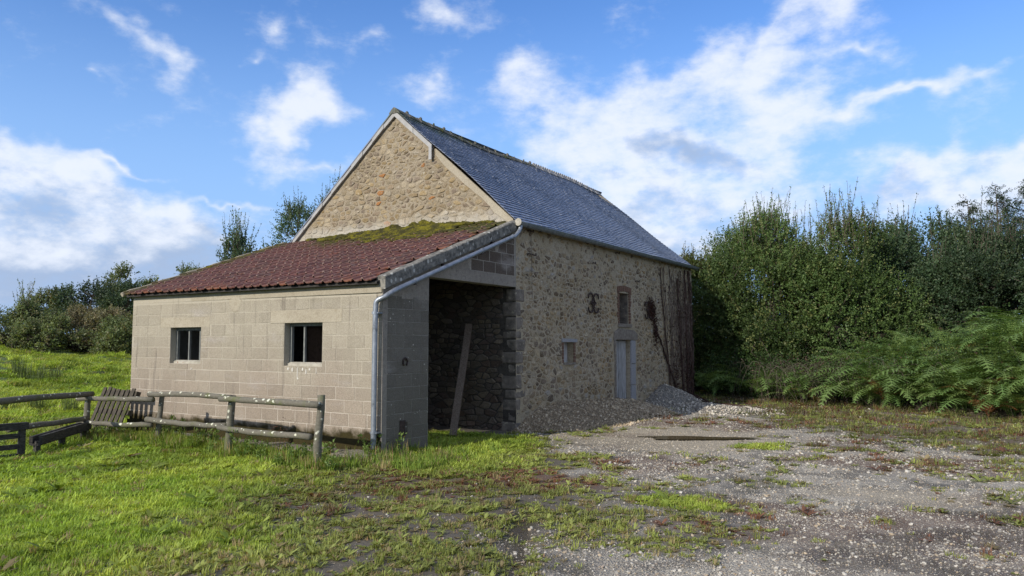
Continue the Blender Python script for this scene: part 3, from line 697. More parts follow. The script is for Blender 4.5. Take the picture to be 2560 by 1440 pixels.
for k, (_, u, v) in enumerate(tl):
    m = MB() if k < 300 else rest; g = random.random()
    tile_geo(m, u, v, (g, g, g), random.gauss(0, .003), random.gauss(0, .008), max(0, random.gauss(.002, .007)), random.gauss(0, .012) if random.random() > .06 else random.gauss(0, .06))
    if k < 300: m.build('roof_tile', MAT['tile'], roof)
tag(rest.build('roof_tiles', MAT['tile'], roof), kind='stuff')
# cement flashing strip on the far verge, moss
mb = MB(); tubes(mb, [[F_roof.p(X0 - .10, v, .02 + .01 * math.sin(v * 9)) for v in np.linspace(-.03, 4.22, 20)]], [.045], 6); mb.build('verge_strip', MAT['render'], roof)
def moss():
    mb = MB(); ico = []
    t = (1 + 5 ** .5) / 2
    IV = np.array([(-1, t, 0), (1, t, 0), (-1, -t, 0), (1, -t, 0), (0, -1, t), (0, 1, t), (0, -1, -t), (0, 1, -t), (t, 0, -1), (t, 0, 1), (-t, 0, -1), (-t, 0, 1)]) / 1.902
    IF = [(0, 11, 5), (0, 5, 1), (0, 1, 7), (0, 7, 10), (0, 10, 11), (1, 5, 9), (5, 11, 4), (11, 10, 2), (10, 7, 6), (7, 1, 8), (3, 9, 4), (3, 4, 2), (3, 2, 6), (3, 6, 8), (3, 8, 9), (4, 9, 5), (2, 4, 11), (6, 2, 10), (8, 6, 7), (9, 8, 1)]
    r = np.random.default_rng(5); cnt = 0
    L = math.hypot(4.0, 1.44)
    for _ in range(30000):
        u = r.uniform(-13.9, -8.3); v = L - abs(r.normal()) * .62
        if v < 2.0: continue
        dens = sstep(-13.4, -11.6, u) * sstep(-8.5, -9.3, u); edge = .85 * dens * (.1 + 1.75 * fbm(u * 1.3 + 2, 3.)) + (fbm(u * 4, v * 4) - .5) * 1.1
        if L - v > edge: continue
        s = r.uniform(.025, .06) * (1.15 if L - v < .35 else .85); c = F_roof.p(u, v, .035 + s * .25 + .05 * max(0, 1 - (L - v) / .5) * dens)
        if c[1] > YB - .02: c[1] = YB - .02
        mb.add(IV * (s, s, s * .6) * r.uniform(.8, 1.2, (12, 1)) + c, IF); cnt += 1
        if cnt > 5200: break
    for _ in range(2600):                           # cushions climbing the foot of the gable
        u = r.uniform(-12.0, -9.3); h = r.random() ** 1.3 * .24 * sstep(-12.2, -10.9, u) * sstep(-9.2, -9.9, u) * max(0, fbm(u * 1.9, 8.) * 1.7 - .45)
        s = r.uniform(.018, .036); mb.add(IV * (s, s * .5, s * .8) * r.uniform(.8, 1.2, (12, 1)) + np.array((u, YB - .022, roofz(YB) + .02 + h)), IF)
    for _ in range(260):
        v = r.uniform(.8, 3.9); u = X0 - .04 + abs(r.normal()) * .10; s = r.uniform(.025, .05)
        if fbm(v * 2, 1.) < .48: continue
        mb.add(IV * (s, s, s * .5) + F_roof.p(u, v, .04), IF)
    tag(mb.build('moss', MAT['moss'], roof, True), kind='stuff')
moss()

# ------------------------------------------------------------------ stone barn
BX0, BX1, BY2, EZ, RX, RZ = -14.05, X1, 23.0, 4.05, -10.87, 6.74
barn = empty('stone_barn', (RX, YB, 0), 'tall rubble stone barn with steep blue slate roof and yellowish gable', 'barn')
F_gab = Frame((0, YB, 0), (1, 0, 0), (0, 0, 1), (0, -1, 0))
F_long = Frame((BX1, 0, 0), (0, 1, 0), (0, 0, 1), (1, 0, 0))
gable = empty('gable_wall'); gable.parent = barn
longw = empty('long_wall'); longw.parent = barn
# openings in the long wall (y0,y1,z0,z1)
DOOR = (17.27, 18.17, -.1, 1.77); UPW = (17.50, 18.10, 2.18, 2.95); SMW = (14.55, 15.02, 1.27, 1.71)
OPN = [DOOR, UPW, SMW]
def wall_grid(rect, holes, fr, amp, st, seed, keep=None):
    """mortar face: an uneven sheet with openings cut out to their edges"""
    u0, u1, v0, v1 = rect
    us = sorted(set([round(a, 3) for a in np.arange(u0, u1, st)] + [u1] + [h[i] for h in holes for i in (0, 1)])); vs = sorted(set([round(a, 3) for a in np.arange(v0, v1, st)] + [v1] + [h[i] for h in holes for i in (2, 3)]))
    mb = MB(); U, Vv = np.meshgrid(us, vs); N = (fbm(U * 3.1 + seed, Vv * 3.1) - .5) * amp + (fbm(U * 11 + seed, Vv * 11, 3) - .5) * amp * .7
    for h in holes: N = np.where((U >= h[0] - 1e-4) & (U <= h[1] + 1e-4) & (Vv >= h[2] - 1e-4) & (Vv <= h[3] + 1e-4), 0, N)
    pts = [fr.p(a, b, c) for a, b, c in zip(U.ravel(), Vv.ravel(), N.ravel())]; F = []; nu = len(us)
    for j in range(len(vs) - 1):
        for i in range(nu - 1):
            cu, cv = (us[i] + us[i + 1]) / 2, (vs[j] + vs[j + 1]) / 2
            if any(h[0] < cu < h[1] and h[2] < cv < h[3] for h in holes): continue
            if keep and not keep(cu, cv): continue
            F.append((j * nu + i, j * nu + i + 1, j * nu + nu + i + 1, j * nu + nu + i))
    mb.add(pts, F); return mb
gtop = lambda x: EZ + (RZ - EZ) * (1 - abs(x - RX) / (BX1 - RX)) if x > RX else EZ + (RZ - EZ) * (1 - abs(x - RX) / (RX - BX0))
wall_grid((BX0, BX1 - .002, 3.3, RZ), [], F_gab, .02, .05, 1, lambda u, v: v < gtop(u) - .0).build('mortar', MAT['gable_mortar'], gable, True)
wall_grid((BX0, BX1 - .002, -.1, 3.3), [], F_gab, .02, .07, 1).build('inner_mortar', MAT['shade_dark_mortar'], gable, True)
wall_grid((YB - .002, BY2, -.1, EZ + .05), OPN, F_long, .016, .07, 2).build('mortar', MAT['side_mortar'], longw, True)
# solid core behind the faces, with reveals
mb = MB(); gp = [(BX0 + .02, -.1), (BX1 - .45, -.1), (BX1 - .45, EZ), (RX, RZ - .1), (BX0 + .02, EZ)]
mb.add([(p[0], YB + .012, p[1]) for p in gp] + [(p[0], YB + .45, p[1]) for p in gp], [(0, 1, 2, 3, 4), (9, 8, 7, 6, 5)] + [(i, 5 + i, 5 + (i + 1) % 5, (i + 1) % 5) for i in range(5)]); mb.build('core', MAT['gable_mortar'], gable)
mb = MB()
for a in rect_minus((YB + .013, BY2 - .001, -.1, EZ), OPN): mb.box((BX1 - .45, a[0], a[2]), (BX1 - .012, a[1], a[3]))
mb.build('core', MAT['side_mortar'], longw)
MB().box((BX0, BY2 - .45, -.1), (BX1 - .46, BY2, EZ)).build('end_wall', MAT['side_mortar'], barn)
MB().box((BX0, YB + .46, -.1), (BX0 + .45, BY2 - .46, EZ)).build('rear_wall', MAT['side_mortar'], barn)
mb = MB(); mb.add([(BX0, BY2, EZ), (BX1, BY2, EZ), (RX, BY2, RZ - .05), (BX0, BY2 - .4, EZ), (BX1, BY2 - .4, EZ), (RX, BY2 - .4, RZ - .05)], [(0, 2, 1), (3, 4, 5), (1, 2, 5, 4), (2, 0, 3, 5)]); mb.build('end_gable', MAT['side_mortar'], barn)
# stones
hp = [((RZ - EZ) / (BX1 - RX), 1, RZ + (RZ - EZ) / (BX1 - RX) * RX - .12), (-(RZ - EZ) / (RX - BX0), 1, RZ - (RZ - EZ) / (RX - BX0) * RX - .12)]
r = np.random.default_rng(11); LST = []
gcols = [(.38, .32, .225), (.35, .29, .205), (.42, .37, .285), (.32, .265, .20), (.30, .255, .21), (.45, .41, .34), (.37, .30, .19), (.27, .225, .185)]
for poly in voronoi_stones((BX0 + .12, BX1 - .03, roofz(YB) + .02, RZ), 0, [], hp, .028, .09, .30, .06, .155, 4):
    c = np.array(gcols[r.integers(len(gcols))]) * r.uniform(.66, 1.0); 
    if r.random() < .015: c = np.array((.36, .19, .09))
    LST.append((F_gab, poly, r.uniform(.006, .022), tuple(c), 'gable_stone', gable, (r.normal() * .05, r.normal() * .05)))
dcols = [(.18, .16, .135), (.15, .135, .115), (.125, .11, .10), (.20, .175, .14), (.15, .12, .105)]  # inner stones also coloured dark for the shade inside the shed
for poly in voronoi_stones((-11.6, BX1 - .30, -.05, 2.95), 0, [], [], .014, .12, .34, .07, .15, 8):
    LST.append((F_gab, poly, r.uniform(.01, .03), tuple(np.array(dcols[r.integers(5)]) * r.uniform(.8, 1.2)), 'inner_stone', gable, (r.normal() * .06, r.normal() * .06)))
scols = [(.40, .335, .235), (.36, .305, .22), (.44, .38, .28), (.29, .24, .18), (.21, .175, .14), (.33, .275, .20), (.47, .41, .315), (.25, .205, .165), (.37, .29, .19), (.40, .36, .29)]
excl = [(DOOR[0] - .14, DOOR[1] + .42, -.1, 2.08), (UPW[0] - .16, UPW[1] + .16, UPW[2] - .12, UPW[3] + .2), (SMW[0] - .10, SMW[1] + .10, SMW[2] - .06, SMW[3] + .09)]
for poly in voronoi_stones((YB + .02, BY2 - .02, 0.0, EZ - .02), 0, excl, [], .030, .09, .29, .06, .16, 9):
    cz = sum(p[1] for p in poly) / len(poly); cy = sum(p[0] for p in poly) / len(poly)
    if cz > 3.0 and r.random() < .45 * sstep(3.0, 3.9, cz): continue      # smeared over with render near the eave
    if cz < 2.9 and cy < YB + .20: continue                           # quoins stand here
    c = np.array(scols[r.integers(len(scols))]) * r.uniform(.8, 1.2)
    if r.random() < .03: c = np.array((.42, .41, .39))
    LST.append((F_long, poly, r.uniform(.006, .026), tuple(c), 'side_stone', longw, (r.normal() * .06, r.normal() * .06)))
sc = []
for i, s_ in enumerate(LST):
    cx = sum(p[0] for p in s_[1]) / len(s_[1]); cy = sum(p[1] for p in s_[1]) / len(s_[1])
    sc.append((abs(area(s_[1])) * seen(s_[0].p(cx, cy), s_[0].n) * (1 if not (s_[0] is F_gab and s_[4] == 'inner_stone' and cx < -9.6) else .01), i))
top = set(i for _, i in sorted(sc, reverse=True)[:300]); rest = MB()
for i, (fr, poly, h, c, mt, par, tilt) in enumerate(LST):
    m = MB() if i in top else rest
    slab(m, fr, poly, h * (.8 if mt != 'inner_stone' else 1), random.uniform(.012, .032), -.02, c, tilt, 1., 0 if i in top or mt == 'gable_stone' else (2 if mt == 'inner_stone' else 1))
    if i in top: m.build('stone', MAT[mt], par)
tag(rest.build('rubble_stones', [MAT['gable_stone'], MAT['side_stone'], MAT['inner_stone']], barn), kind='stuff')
# quoins at the near corner
z = -.05; k = 0
while z < 2.75:
    h = random.uniform(.11, .30); a = random.uniform(.26, .42) if k % 2 else random.uniform(.16, .26); b = random.uniform(.16, .26) if k % 2 else random.uniform(.26, .38)
    m = MB(); p = .035; e = .004
    x1, y0 = BX1 + random.uniform(.004, .022), YB - random.uniform(.004, .022)
    j = lambda: random.uniform(-.012, .012)
    V = [(BX1 - b + j(), y0 + j(), z + e), (x1 + j(), y0 + j(), z + e + j()), (x1 + j(), YB + a + j(), z + e), (BX1 - b, YB + a, z + e), (BX1 - b + j(), y0 + j(), z + h - e), (x1 + j(), y0 + j(), z + h - e + j()), (x1 + j(), YB + a + j(), z + h - e), (BX1 - b, YB + a, z + h - e)]
    m.add(V, [(3, 2, 1, 0), (4, 5, 6, 7), (0, 1, 5, 4), (1, 2, 6, 5), (2, 3, 7, 6), (3, 0, 4, 7)])
    o = m.build('quoin', MAT['quoin'], barn); md = o.modifiers.new('bevel', 'BEVEL'); md.width = .032; md.segments = 2
    z += h; k += 1
# plaster strip along the right rake, verge slates on both rakes
rk = (RZ - EZ) / (BX1 - RX); rl = (RZ - EZ) / (RX - BX0)
zr = lambda x: RZ - rk * (x - RX) if x > RX else RZ - rl * (RX - x)
m = MB(); P = []
for x in np.linspace(-9.75, BX1 - .05, 14): P.append((x, zr(x) + .03))
Q = [(x, zr(x) - .10 - .09 * vnoise(x * 4, 3.)) for x in np.linspace(BX1 - .05, -9.75, 14)]
slab(m, F_gab, [(p[0], p[1]) for p in (P + Q)][::-1], .022, .004); m.build('plaster_band', MAT['render'], gable)
verge = empty('verge'); verge.parent = barn
def vpiece(xa, xb, d, over):
    m = MB(); za, zb = zr(xa) + .055, zr(xb) + .055; y = YB - .055 - over
    V = [(xa, y, za), (xb, y, zb), (xb, y, zb - d), (xa, y, za - d)]; V += [(p[0], YB - .012 - over * .5, p[2]) for p in V]
    m.add(V, [(3, 2, 1, 0), (0, 1, 5, 4), (1, 2, 6, 5), (2, 3, 7, 6), (3, 0, 4, 7), (4, 5, 6, 7)]); m.build('verge_slate', MAT['verge_slate'], verge)
for i in range(11):
    xa = RX - (RX - BX0 + .22) * i / 11; xb = RX - (RX - BX0 + .22) * (i + 1) / 11; vpiece(xa + .01, xb - .015, .105 + random.uniform(0, .02), .012 * (i % 2) + random.uniform(0, .004))
for i in range(4):
    xa = RX + (-9.84 - RX) * i / 4; xb = RX + (-9.84 - RX) * (i + 1) / 4; vpiece(xa, xb + .02, .115 + random.uniform(0, .02), .012 * (i % 2) + .002)
m = MB(); m.box((-9.885, YB - .085, 5.56), (-9.81, YB - .062, 5.86)); m.build('hanging_slate', MAT['verge_slate'], verge)
# slate roof
sl = empty('roof'); sl.parent = barn
ex, ez = BX1 + .165, EZ - .035
run, rise = ex - RX, RZ + .085 - ez; SL = math.hypot(run, rise); ca, sa = run / SL, rise / SL
F_sl = Frame((ex, 0, ez), (0, 1, 0), (-ca, 0, sa), (sa, 0, ca))
def sag(y, v):
    t = v / SL; s = -.10 * math.sin(math.pi * min(1, max(0, (y - 12.6) / 8))) * t
    yk = 18.9 + 1.6 * (1 - t)
    return s - .055 * max(0., y - yk) * .55 + .012 * math.sin(y * 1.9 + v * 1.3) + .016 * math.sin(y * .9 - v * 2.1)
GA, SW = .108, .213; rows = int(SL / GA); ylo, yhi = YB - .075, BY2 + .16
slates = []
for r_ in range(rows + 1):
    y = ylo - (.5 * SW if r_ % 2 else 0)
    while y < yhi:
        a, b = max(y, ylo), min(y + SW, yhi); y += SW
        if b - a > .04: slates.append((seen(F_sl.p((a + b) / 2, r_ * GA), F_sl.n), a, b, r_ * GA))
slates.sort(reverse=True); rest = MB()
for k, (_, a, b, v) in enumerate(slates):
    m = MB() if k < 300 else rest; g = random.random(); v0 = v + random.gauss(0, .004); v1 = min(v + GA * 1.5, SL); e = abs(random.gauss(0, .0022)); n0 = sag((a + b) / 2, v); s1 = sag(a, v) ; s2 = sag(b, v); t1 = sag(a, v1); t2 = sag(b, v1); ti = random.gauss(0, .0012)
    if v1 - v0 < .02: continue
    V = [F_sl.p(a + .002, v0, s1 + .020 + e + ti), F_sl.p(b - .002, v0 + random.gauss(0, .003), s2 + .020 + e - ti), F_sl.p(b - .002, v1, t2 + .001), F_sl.p(a + .002, v1, t1 + .001),
         F_sl.p(a + .002, v0, s1 + .002), F_sl.p(b - .002, v0, s2 + .002)]
    m.add(V, [(0, 1, 2, 3), (4, 5, 1, 0), (5, 2, 1), (4, 0, 3)], (g, g, g))
    if k < 300: m.build('slate', MAT['slate'], sl)
tag(rest.build('slates', MAT['slate'], sl), kind='stuff')
mb = MB(); V = []
ys = np.linspace(ylo, yhi, 40)
for y in ys:
    for v in np.linspace(0, SL, 12): V.append(F_sl.p(y, v, sag(y, v) - .012))
mb.add(V, [(i * 12 + j, i * 12 + 12 + j, i * 12 + 13 + j, i * 12 + j + 1) for i in range(39) for j in range(11)]); mb.build('roof_boarding', MAT['dark'], sl)
zl = EZ - rl * .25
mb = MB(); mb.add([(RX, ylo, RZ + .08), (RX, yhi, RZ + .03), (BX0 - .25, yhi, zl + .06), (BX0 - .25, ylo, zl + .06), (RX, ylo, RZ + .045), (RX, yhi, RZ), (BX0 - .25, yhi, zl + .03), (BX0 - .25, ylo, zl + .03)], [(0, 1, 2, 3), (7, 6, 5, 4), (0, 3, 7, 4), (1, 5, 6, 2), (2, 6, 7, 3)]); mb.build('rear_slope', MAT['slate'], sl)
m = MB(); ny = 14.1; V = [F_sl.p(ny + .55, SL - .70, sag(ny, 3) + .022), F_sl.p(ny + .60, SL - .74, sag(ny, 3) + .022), F_sl.p(ny - .02, SL - .50, sag(ny, 3) + .024), F_sl.p(ny - .0, SL - .46, sag(ny, 3) + .024)]
m.add(V, [(0, 1, 2, 3)]); m.build('zinc_patch', MAT['zinc'], sl)
# ridge tiles
ridge = empty('ridge'); ridge.parent = barn; y = ylo; k = 0
while y < BY2 - .45:
    L_ = .40; m = MB(); zr0 = RZ + .075 + sag(y, SL) * .95; zr1 = RZ + .075 + sag(y + L_, SL) * .95; w = .13
    V = []
    for yy, z0, s in ((y + .004, zr0 + .014, 1.06), (y + L_ + .02, zr1, 1.)):
        for xx, zz in ((-w * s, -.085), (-w * .5 * s, -.01), (0, .035), (w * .5 * s, -.01), (w * s, -.085)): V.append((RX + xx, yy, z0 + zz))
        for xx, zz in ((-w * s, -.105), (w * s, -.105)): V.append((RX + xx, yy, z0 + zz))
    m.add(V, [(i, i + 1, i + 8, i + 7) for i in range(4)] + [(5, 0, 7, 12), (4, 6, 13, 11), (0, 5, 6, 4, 3, 2, 1), (7, 8, 9, 10, 11, 13, 12)])
    o = m.build('ridge_tile', MAT['ridge'] if y < 18.4 else MAT['ridge_clay'], ridge)
    m = MB()
    if y < 18.4:
        for _ in range(1):
            c = np.array((RX + random.uniform(-.07, .07), y + random.uniform(.02, .38), (zr0 + zr1) / 2 + .035)); s = random.uniform(.025, .06)
            tubes(m, [[c - (0, 0, .03), c + (0, 0, s * .5), c + (random.uniform(-.01, .01), 0, s)]], [[s * .9, s * .8, s * .25]], 6)
        m.build('moss_cushion', MAT['ridge'], ridge)
    else:
        for q in range(3):
            yy = y + .07 + q * .133; zc = (zr0 + zr1) / 2 + .03
            m.add([(RX - .025, yy - .04, zc - .01), (RX + .025, yy - .04, zc - .01), (RX + .025, yy + .04, zc - .01), (RX - .025, yy + .04, zc - .01), (RX - .018, yy - .022, zc + .055), (RX + .018, yy - .022, zc + .055), (RX + .018, yy + .022, zc + .055), (RX - .018, yy + .022, zc + .055)], [(4, 5, 6, 7), (0, 1, 5, 4), (1, 2, 6, 5), (2, 3, 7, 6), (3, 0, 4, 7)])
        m.build('ridge_crest', MAT['ridge_clay'], ridge)
    y += L_; k += 1
# gutter along the eave
gut = empty('gutter'); gut.parent = barn
m = MB(); gx, gy0, gy1 = BX1 + .155, YB - .16, BY2 + .12; gzz = lambda y: EZ - .02 - .0 * y; n = 30; V = []
for y in np.linspace(gy0, gy1, n):
    for k in range(9):
        a = math.pi + math.pi * k / 8; V.append((gx + .068 * math.cos(a), y, gzz(y) + .068 * math.sin(a)))
    V.append((gx + .078, y, gzz(y) + .010))
m.add(V, [(i * 10 + k, i * 10 + k + 1, i * 10 + 11 + k, i * 10 + 10 + k) for i in range(n - 1) for k in range(9)]); o = m.build('trough', MAT['gutter'], gut, True); md = o.modifiers.new('solid', 'SOLIDIFY'); md.thickness = .004
for y in np.arange(gy0 + .35, gy1, .5):
    m = MB(); tubes(m, [[(gx + .073 * math.cos(a), y, gzz(y) + .073 * math.sin(a)) for a in np.linspace(math.pi, 2 * math.pi, 8)]], [.009], 4); m.build('bracket', MAT['gutter'], gut)
m = MB(); tubes(m, [[(gx, gy0 - .012, gzz(0) - .0), (gx, gy0 + .006, gzz(0))]], [.074], 14); m.build('end_cap', MAT['sill_wood'], gut)
# downpipe: from the gutter end along the rake, round the corner and down
dp = empty('downpipe', (-7.83, 8.66, .1), 'bent zinc downpipe running along the tiled verge and down the shed corner', 'downpipe')
px_ = X1 + .135; line = [(gx, YB - .08, gzz(0) - .05), (gx, YB - .09, gzz(0) - .13), (px_ + .01, YB - .15, gzz(0) - .20), (px_, YB - .25, roofz(YB - .25) - .235)]
for y in np.linspace(12.2, 8.95, 8): line.append((px_, y, roofz(y) - .225))
line += [(px_ - .005, 8.80, roofz(8.8) - .235), (px_ - .05, 8.70, roofz(8.7) - .275), (-7.80, 8.655, 2.34), (-7.823, 8.65, 2.26), (-7.828, 8.65, 1.3), (-7.832, 8.652, .12)]
def smooth_line(p, it=2):
    p = [np.array(a, float) for a in p]
    for _ in range(it):
        q = [p[0]]
        for i in range(len(p) - 1): q += [p[i] * .75 + p[i + 1] * .25, p[i] * .25 + p[i + 1] * .75]
        p = q + [p[-1]]
    return p
tubes(MB(), [smooth_line(line)], [.041], 14).build('pipe', MAT['zinc'], dp, True)
for c, d in (((-7.826, 8.65, 2.15), (0, 0, 1)), ((-7.831, 8.652, .36), (0, 0, 1))):
    c = np.array(c); tubes(MB(), [[c - np.array(d) * .02, c + np.array(d) * .02]], [.049], 14).build('collar', MAT['zinc'], dp)
    MB().box((c[0] - .065, c[1] - .01, c[2] - .008), (c[0] + .065, c[1] + .10, c[2] + .008)).build('clip', MAT['zinc'], dp)
for y in (9.35, 11.2, 12.25):
    c = np.array((px_, y, roofz(y) - .225)); d = np.array((0, cs, sn)); tubes(MB(), [[c - d * .022, c + d * .022]], [.048], 14).build('collar', MAT['zinc'], dp)
    MB().box((X1 + .005, y - .012, roofz(y) - .285), (px_ + .02, y + .012, roofz(y) - .273)).build('clip', MAT['iron'], dp)
for y in (10.2, 11.7):
    MB().box((X1 + .005, y - .02, roofz(y) - .275), (X1 + .05, y + .02, roofz(y) - .175)).build('clip', MAT['iron'], dp)

# long wall: door, windows, anchors, hooks
dr = empty('door'); dr.parent = barn; xd = BX1 - .10
yy = DOOR[0] + .01; ws = [.20, .14, .26, .27]
for i, w in enumerate(ws):
    b = min(yy + w, DOOR[1] - .01); g = random.uniform(.6, 1.1); m = MB(); dx = random.uniform(-.014, .006)
    m.box((xd - .03, yy + .007, .02), (xd + dx, b - .007, DOOR[3] - .01 - random.uniform(0, .01)), (g, g, g)); m.build('plank', MAT['door'], dr); yy = b
MB().box((xd - .06, DOOR[0], .0), (xd - .031, DOOR[1], DOOR[3])).build('door_backing', MAT['dark'], dr)
for a, b in ((-.05, .62), (.63, 1.16), (1.165, 1.765)):
    m = MB(); slab(m, F_long, [(DOOR[1] + .005, a), (DOOR[1] + random.uniform(.27, .32), a), (DOOR[1] + random.uniform(.27, .32), b), (DOOR[1] + .005, b)], .03, .012, -.3); m.build('door_jamb', MAT['granite'], barn)
    m = MB(); slab(m, F_long, [(DOOR[0] - random.uniform(.06, .12), a), (DOOR[0] - .005, a), (DOOR[0] - .005, b), (DOOR[0] - random.uniform(.06, .12), b)], .024, .012, -.3); m.build('door_jamb', MAT['door_lintel'], barn)
m = MB(); slab(m, F_long, [(DOOR[0] - .13, 1.775), (DOOR[1] + .44, 1.775), (DOOR[1] + .42, 1.93), (DOOR[1] + .22, 2.02), (DOOR[0] + .2, 2.06), (DOOR[0] - .10, 1.96)], .035, .015, -.3); m.build('door_lintel', MAT['door_lintel'], barn)
m = MB(); m.add([(BX1 + .05, DOOR[0] + .60, 1.70), (BX1 + .05, DOOR[1] + .43, 1.70), (BX1 + .04, DOOR[1] + .43, 1.76), (BX1 + .04, DOOR[0] + .60, 1.76)], [(0, 1, 2, 3)])
# upper slit window
uw = empty('slit_window'); uw.parent = barn
MB().box((BX1 - .30, UPW[0] + .32, UPW[2]), (BX1 - .27, UPW[1] - .016, UPW[3])).build('shutter', MAT['dark'], uw)  # dark panel, its colour stands in for shade in the opening
MB().box((BX1 - .40, UPW[0], UPW[2]), (BX1 - .39, UPW[1], UPW[3])).build('backing', MAT['dark'], uw)  # dark sheet painting the unlit depth behind it
z = UPW[2]; k = 0
while z < UPW[3] + .02:
    for s in (0, 1):
        d = random.uniform(.07, .15); a = (UPW[0] - d, UPW[0] - .004) if s == 0 else (UPW[1] + .004, UPW[1] + d)
        m = MB(); slab(m, F_long, [(a[0], z + .004), (a[1], z + .004), (a[1], z + .068), (a[0], z + .068)], .018, .006, -.25); m.build('brick', MAT['brick'], uw)
    z += .074
for i in range(7):
    t0 = -.12 + i * .125; m = MB(); pl = [(UPW[0] + t0, UPW[3] + .004 + .04 * math.sin(math.pi * (t0 + .12) / .9)), (UPW[0] + t0 + .115, UPW[3] + .004 + .04 * math.sin(math.pi * (t0 + .24) / .9)), (UPW[0] + t0 + .115, UPW[3] + .15 + .04 * math.sin(math.pi * (t0 + .24) / .9)), (UPW[0] + t0, UPW[3] + .15 + .04 * math.sin(math.pi * (t0 + .12) / .9))]
    slab(m, F_long, pl, .018, .006, -.25); m.build('brick', MAT['brick'], uw)
m = MB(); slab(m, F_long, [(UPW[0] - .10, UPW[2] - .09), (UPW[1] + .1, UPW[2] - .09), (UPW[1] + .1, UPW[2] - .005), (UPW[0] - .1, UPW[2] - .005)], .05, .01, -.3); m.build('sill', MAT['door_lintel'], uw)
MB().box((BX1 - .385, UPW[1] - .014, UPW[2] + .002), (BX1 - .03, UPW[1] - .001, UPW[3] - .002)).build('reveal', MAT['quoin'], uw)
# small window
sw = empty('small_window'); sw.parent = barn
for i in range(3):
    a = SMW[0] + i * .157; MB().box((BX1 - .18, a + .003, SMW[2]), (BX1 - .155, a + .154, SMW[3])).build('board', MAT['door'], sw)
m = MB(); slab(m, F_long, [(SMW[0] - .10, SMW[3] + .004), (SMW[1] + .14, SMW[3] + .004), (SMW[1] + .14, SMW[3] + .075), (SMW[0] - .1, SMW[3] + .085)], .03, .01, -.3); m.build('lintel', MAT['granite'], sw)
m = MB(); slab(m, F_long, [(SMW[0] - .02, SMW[2] - .045), (SMW[1] + .06, SMW[2] - .045), (SMW[1] + .06, SMW[2] - .004), (SMW[0] - .02, SMW[2] - .004)], .03, .01, -.3); m.build('sill', MAT['door_lintel'], sw)
for k in range(6):
    z = SMW[2] + k * .073
    for a, b in ((SMW[0] - random.uniform(.06, .1), SMW[0] - .004), (SMW[1] + .004, SMW[1] + random.uniform(.06, .1))):
        m = MB(); slab(m, F_long, [(a, z + .003), (b, z + .003), (b, z + .069), (a, z + .069)], .016, .005, -.2); m.build('brick', MAT['brick'], sw)
# wall anchors: four scrolled irons back to back
def arc(cy, cz, r_, a0, a1, xo, n=14, ry=1.): return [(BX1 + xo, cy + r_ * ry * math.cos(a), cz + r_ * math.sin(a)) for a in np.linspace(a0, a1, n)]
def anchor(cy, cz, half=False):
    o = empty('wall_anchor'); o.parent = barn; k = 1.18
    for sy in (-1, 1):
        for sz in (-1, 1):
            if half and not (sy < 0 and sz < 0): continue
            l = []
            for a in np.linspace(R(-80), R(188), 18):
                l.append((BX1 + .045, cy + sy * (.012 + .118 - .118 * math.cos(a + R(90)) * .0 + .118 * (-math.cos(a * 1.0))) if False else cy + sy * (.145 - .125 * math.cos(a)), cz + sz * (.113 + .105 * math.sin(a))))
            tubes(MB(), [l], [.021], 6).build('scroll', MAT['iron'], o, True)
    tubes(MB(), [[(BX1 - .02, cy, cz), (BX1 + .055, cy, cz)]], [.03], 8).build('tie_bolt', MAT['iron'], o)
    return o
anchor(15.955, 2.62); anchor(19.36, 2.57)
for y, z, L_ in ((13.10, 3.94, .16), (13.15, 3.47, .26), (18.60, 3.30, .16), (17.36, 3.92, .13), (16.02, 3.55, .07)):
    tubes(MB(), [[(BX1 - .02, y - L_ / 2, z), (BX1 + .05, y - L_ / 2, z + .01), (BX1 + .06, y, z), (BX1 + .06, y + L_ / 2, z - .01), (BX1 + .055, y + L_ / 2, z + .04)]], [.014], 5).build('iron_hook', MAT['iron'], barn)
tubes(MB(), [[(BX1 + .035, 13.12, 3.95), (BX1 + .034, 13.125, 3.7), (BX1 + .036, 13.14, 3.46), (BX1 + .035, 13.17, 2.6)]], [.004], 4).build('wire', MAT['iron'], barn)

# ------------------------------------------------------------------ things on and by the walls
# horseshoe and rusty bracket on the pier
hs = MB(); tubes(hs, [[(X1 + .018, 9.27 + .052 * math.cos(a), 1.40 + .06 * math.sin(a)) for a in np.linspace(R(-55), R(235), 14)]], [.016], 6)
tag(hs.build('horseshoe', MAT['iron'], None, True), 'dark iron horseshoe nailed to the grey block pier', 'horseshoe')
br = empty('wall_bracket', (X1, 9.22, .38), 'rusty iron bracket low on the grey block pier', 'bracket')
MB().box((X1 + .008, 9.16, .26), (X1 + .02, 9.29, .50)).build('plate', MAT['iron'], br)
tubes(MB(), [[(X1 + .015, 9.26, .48), (X1 + .06, 9.27, .47), (X1 + .065, 9.27, .30), (X1 + .02, 9.26, .28)]], [.014], 6).build('handle', MAT['pallet'], br)
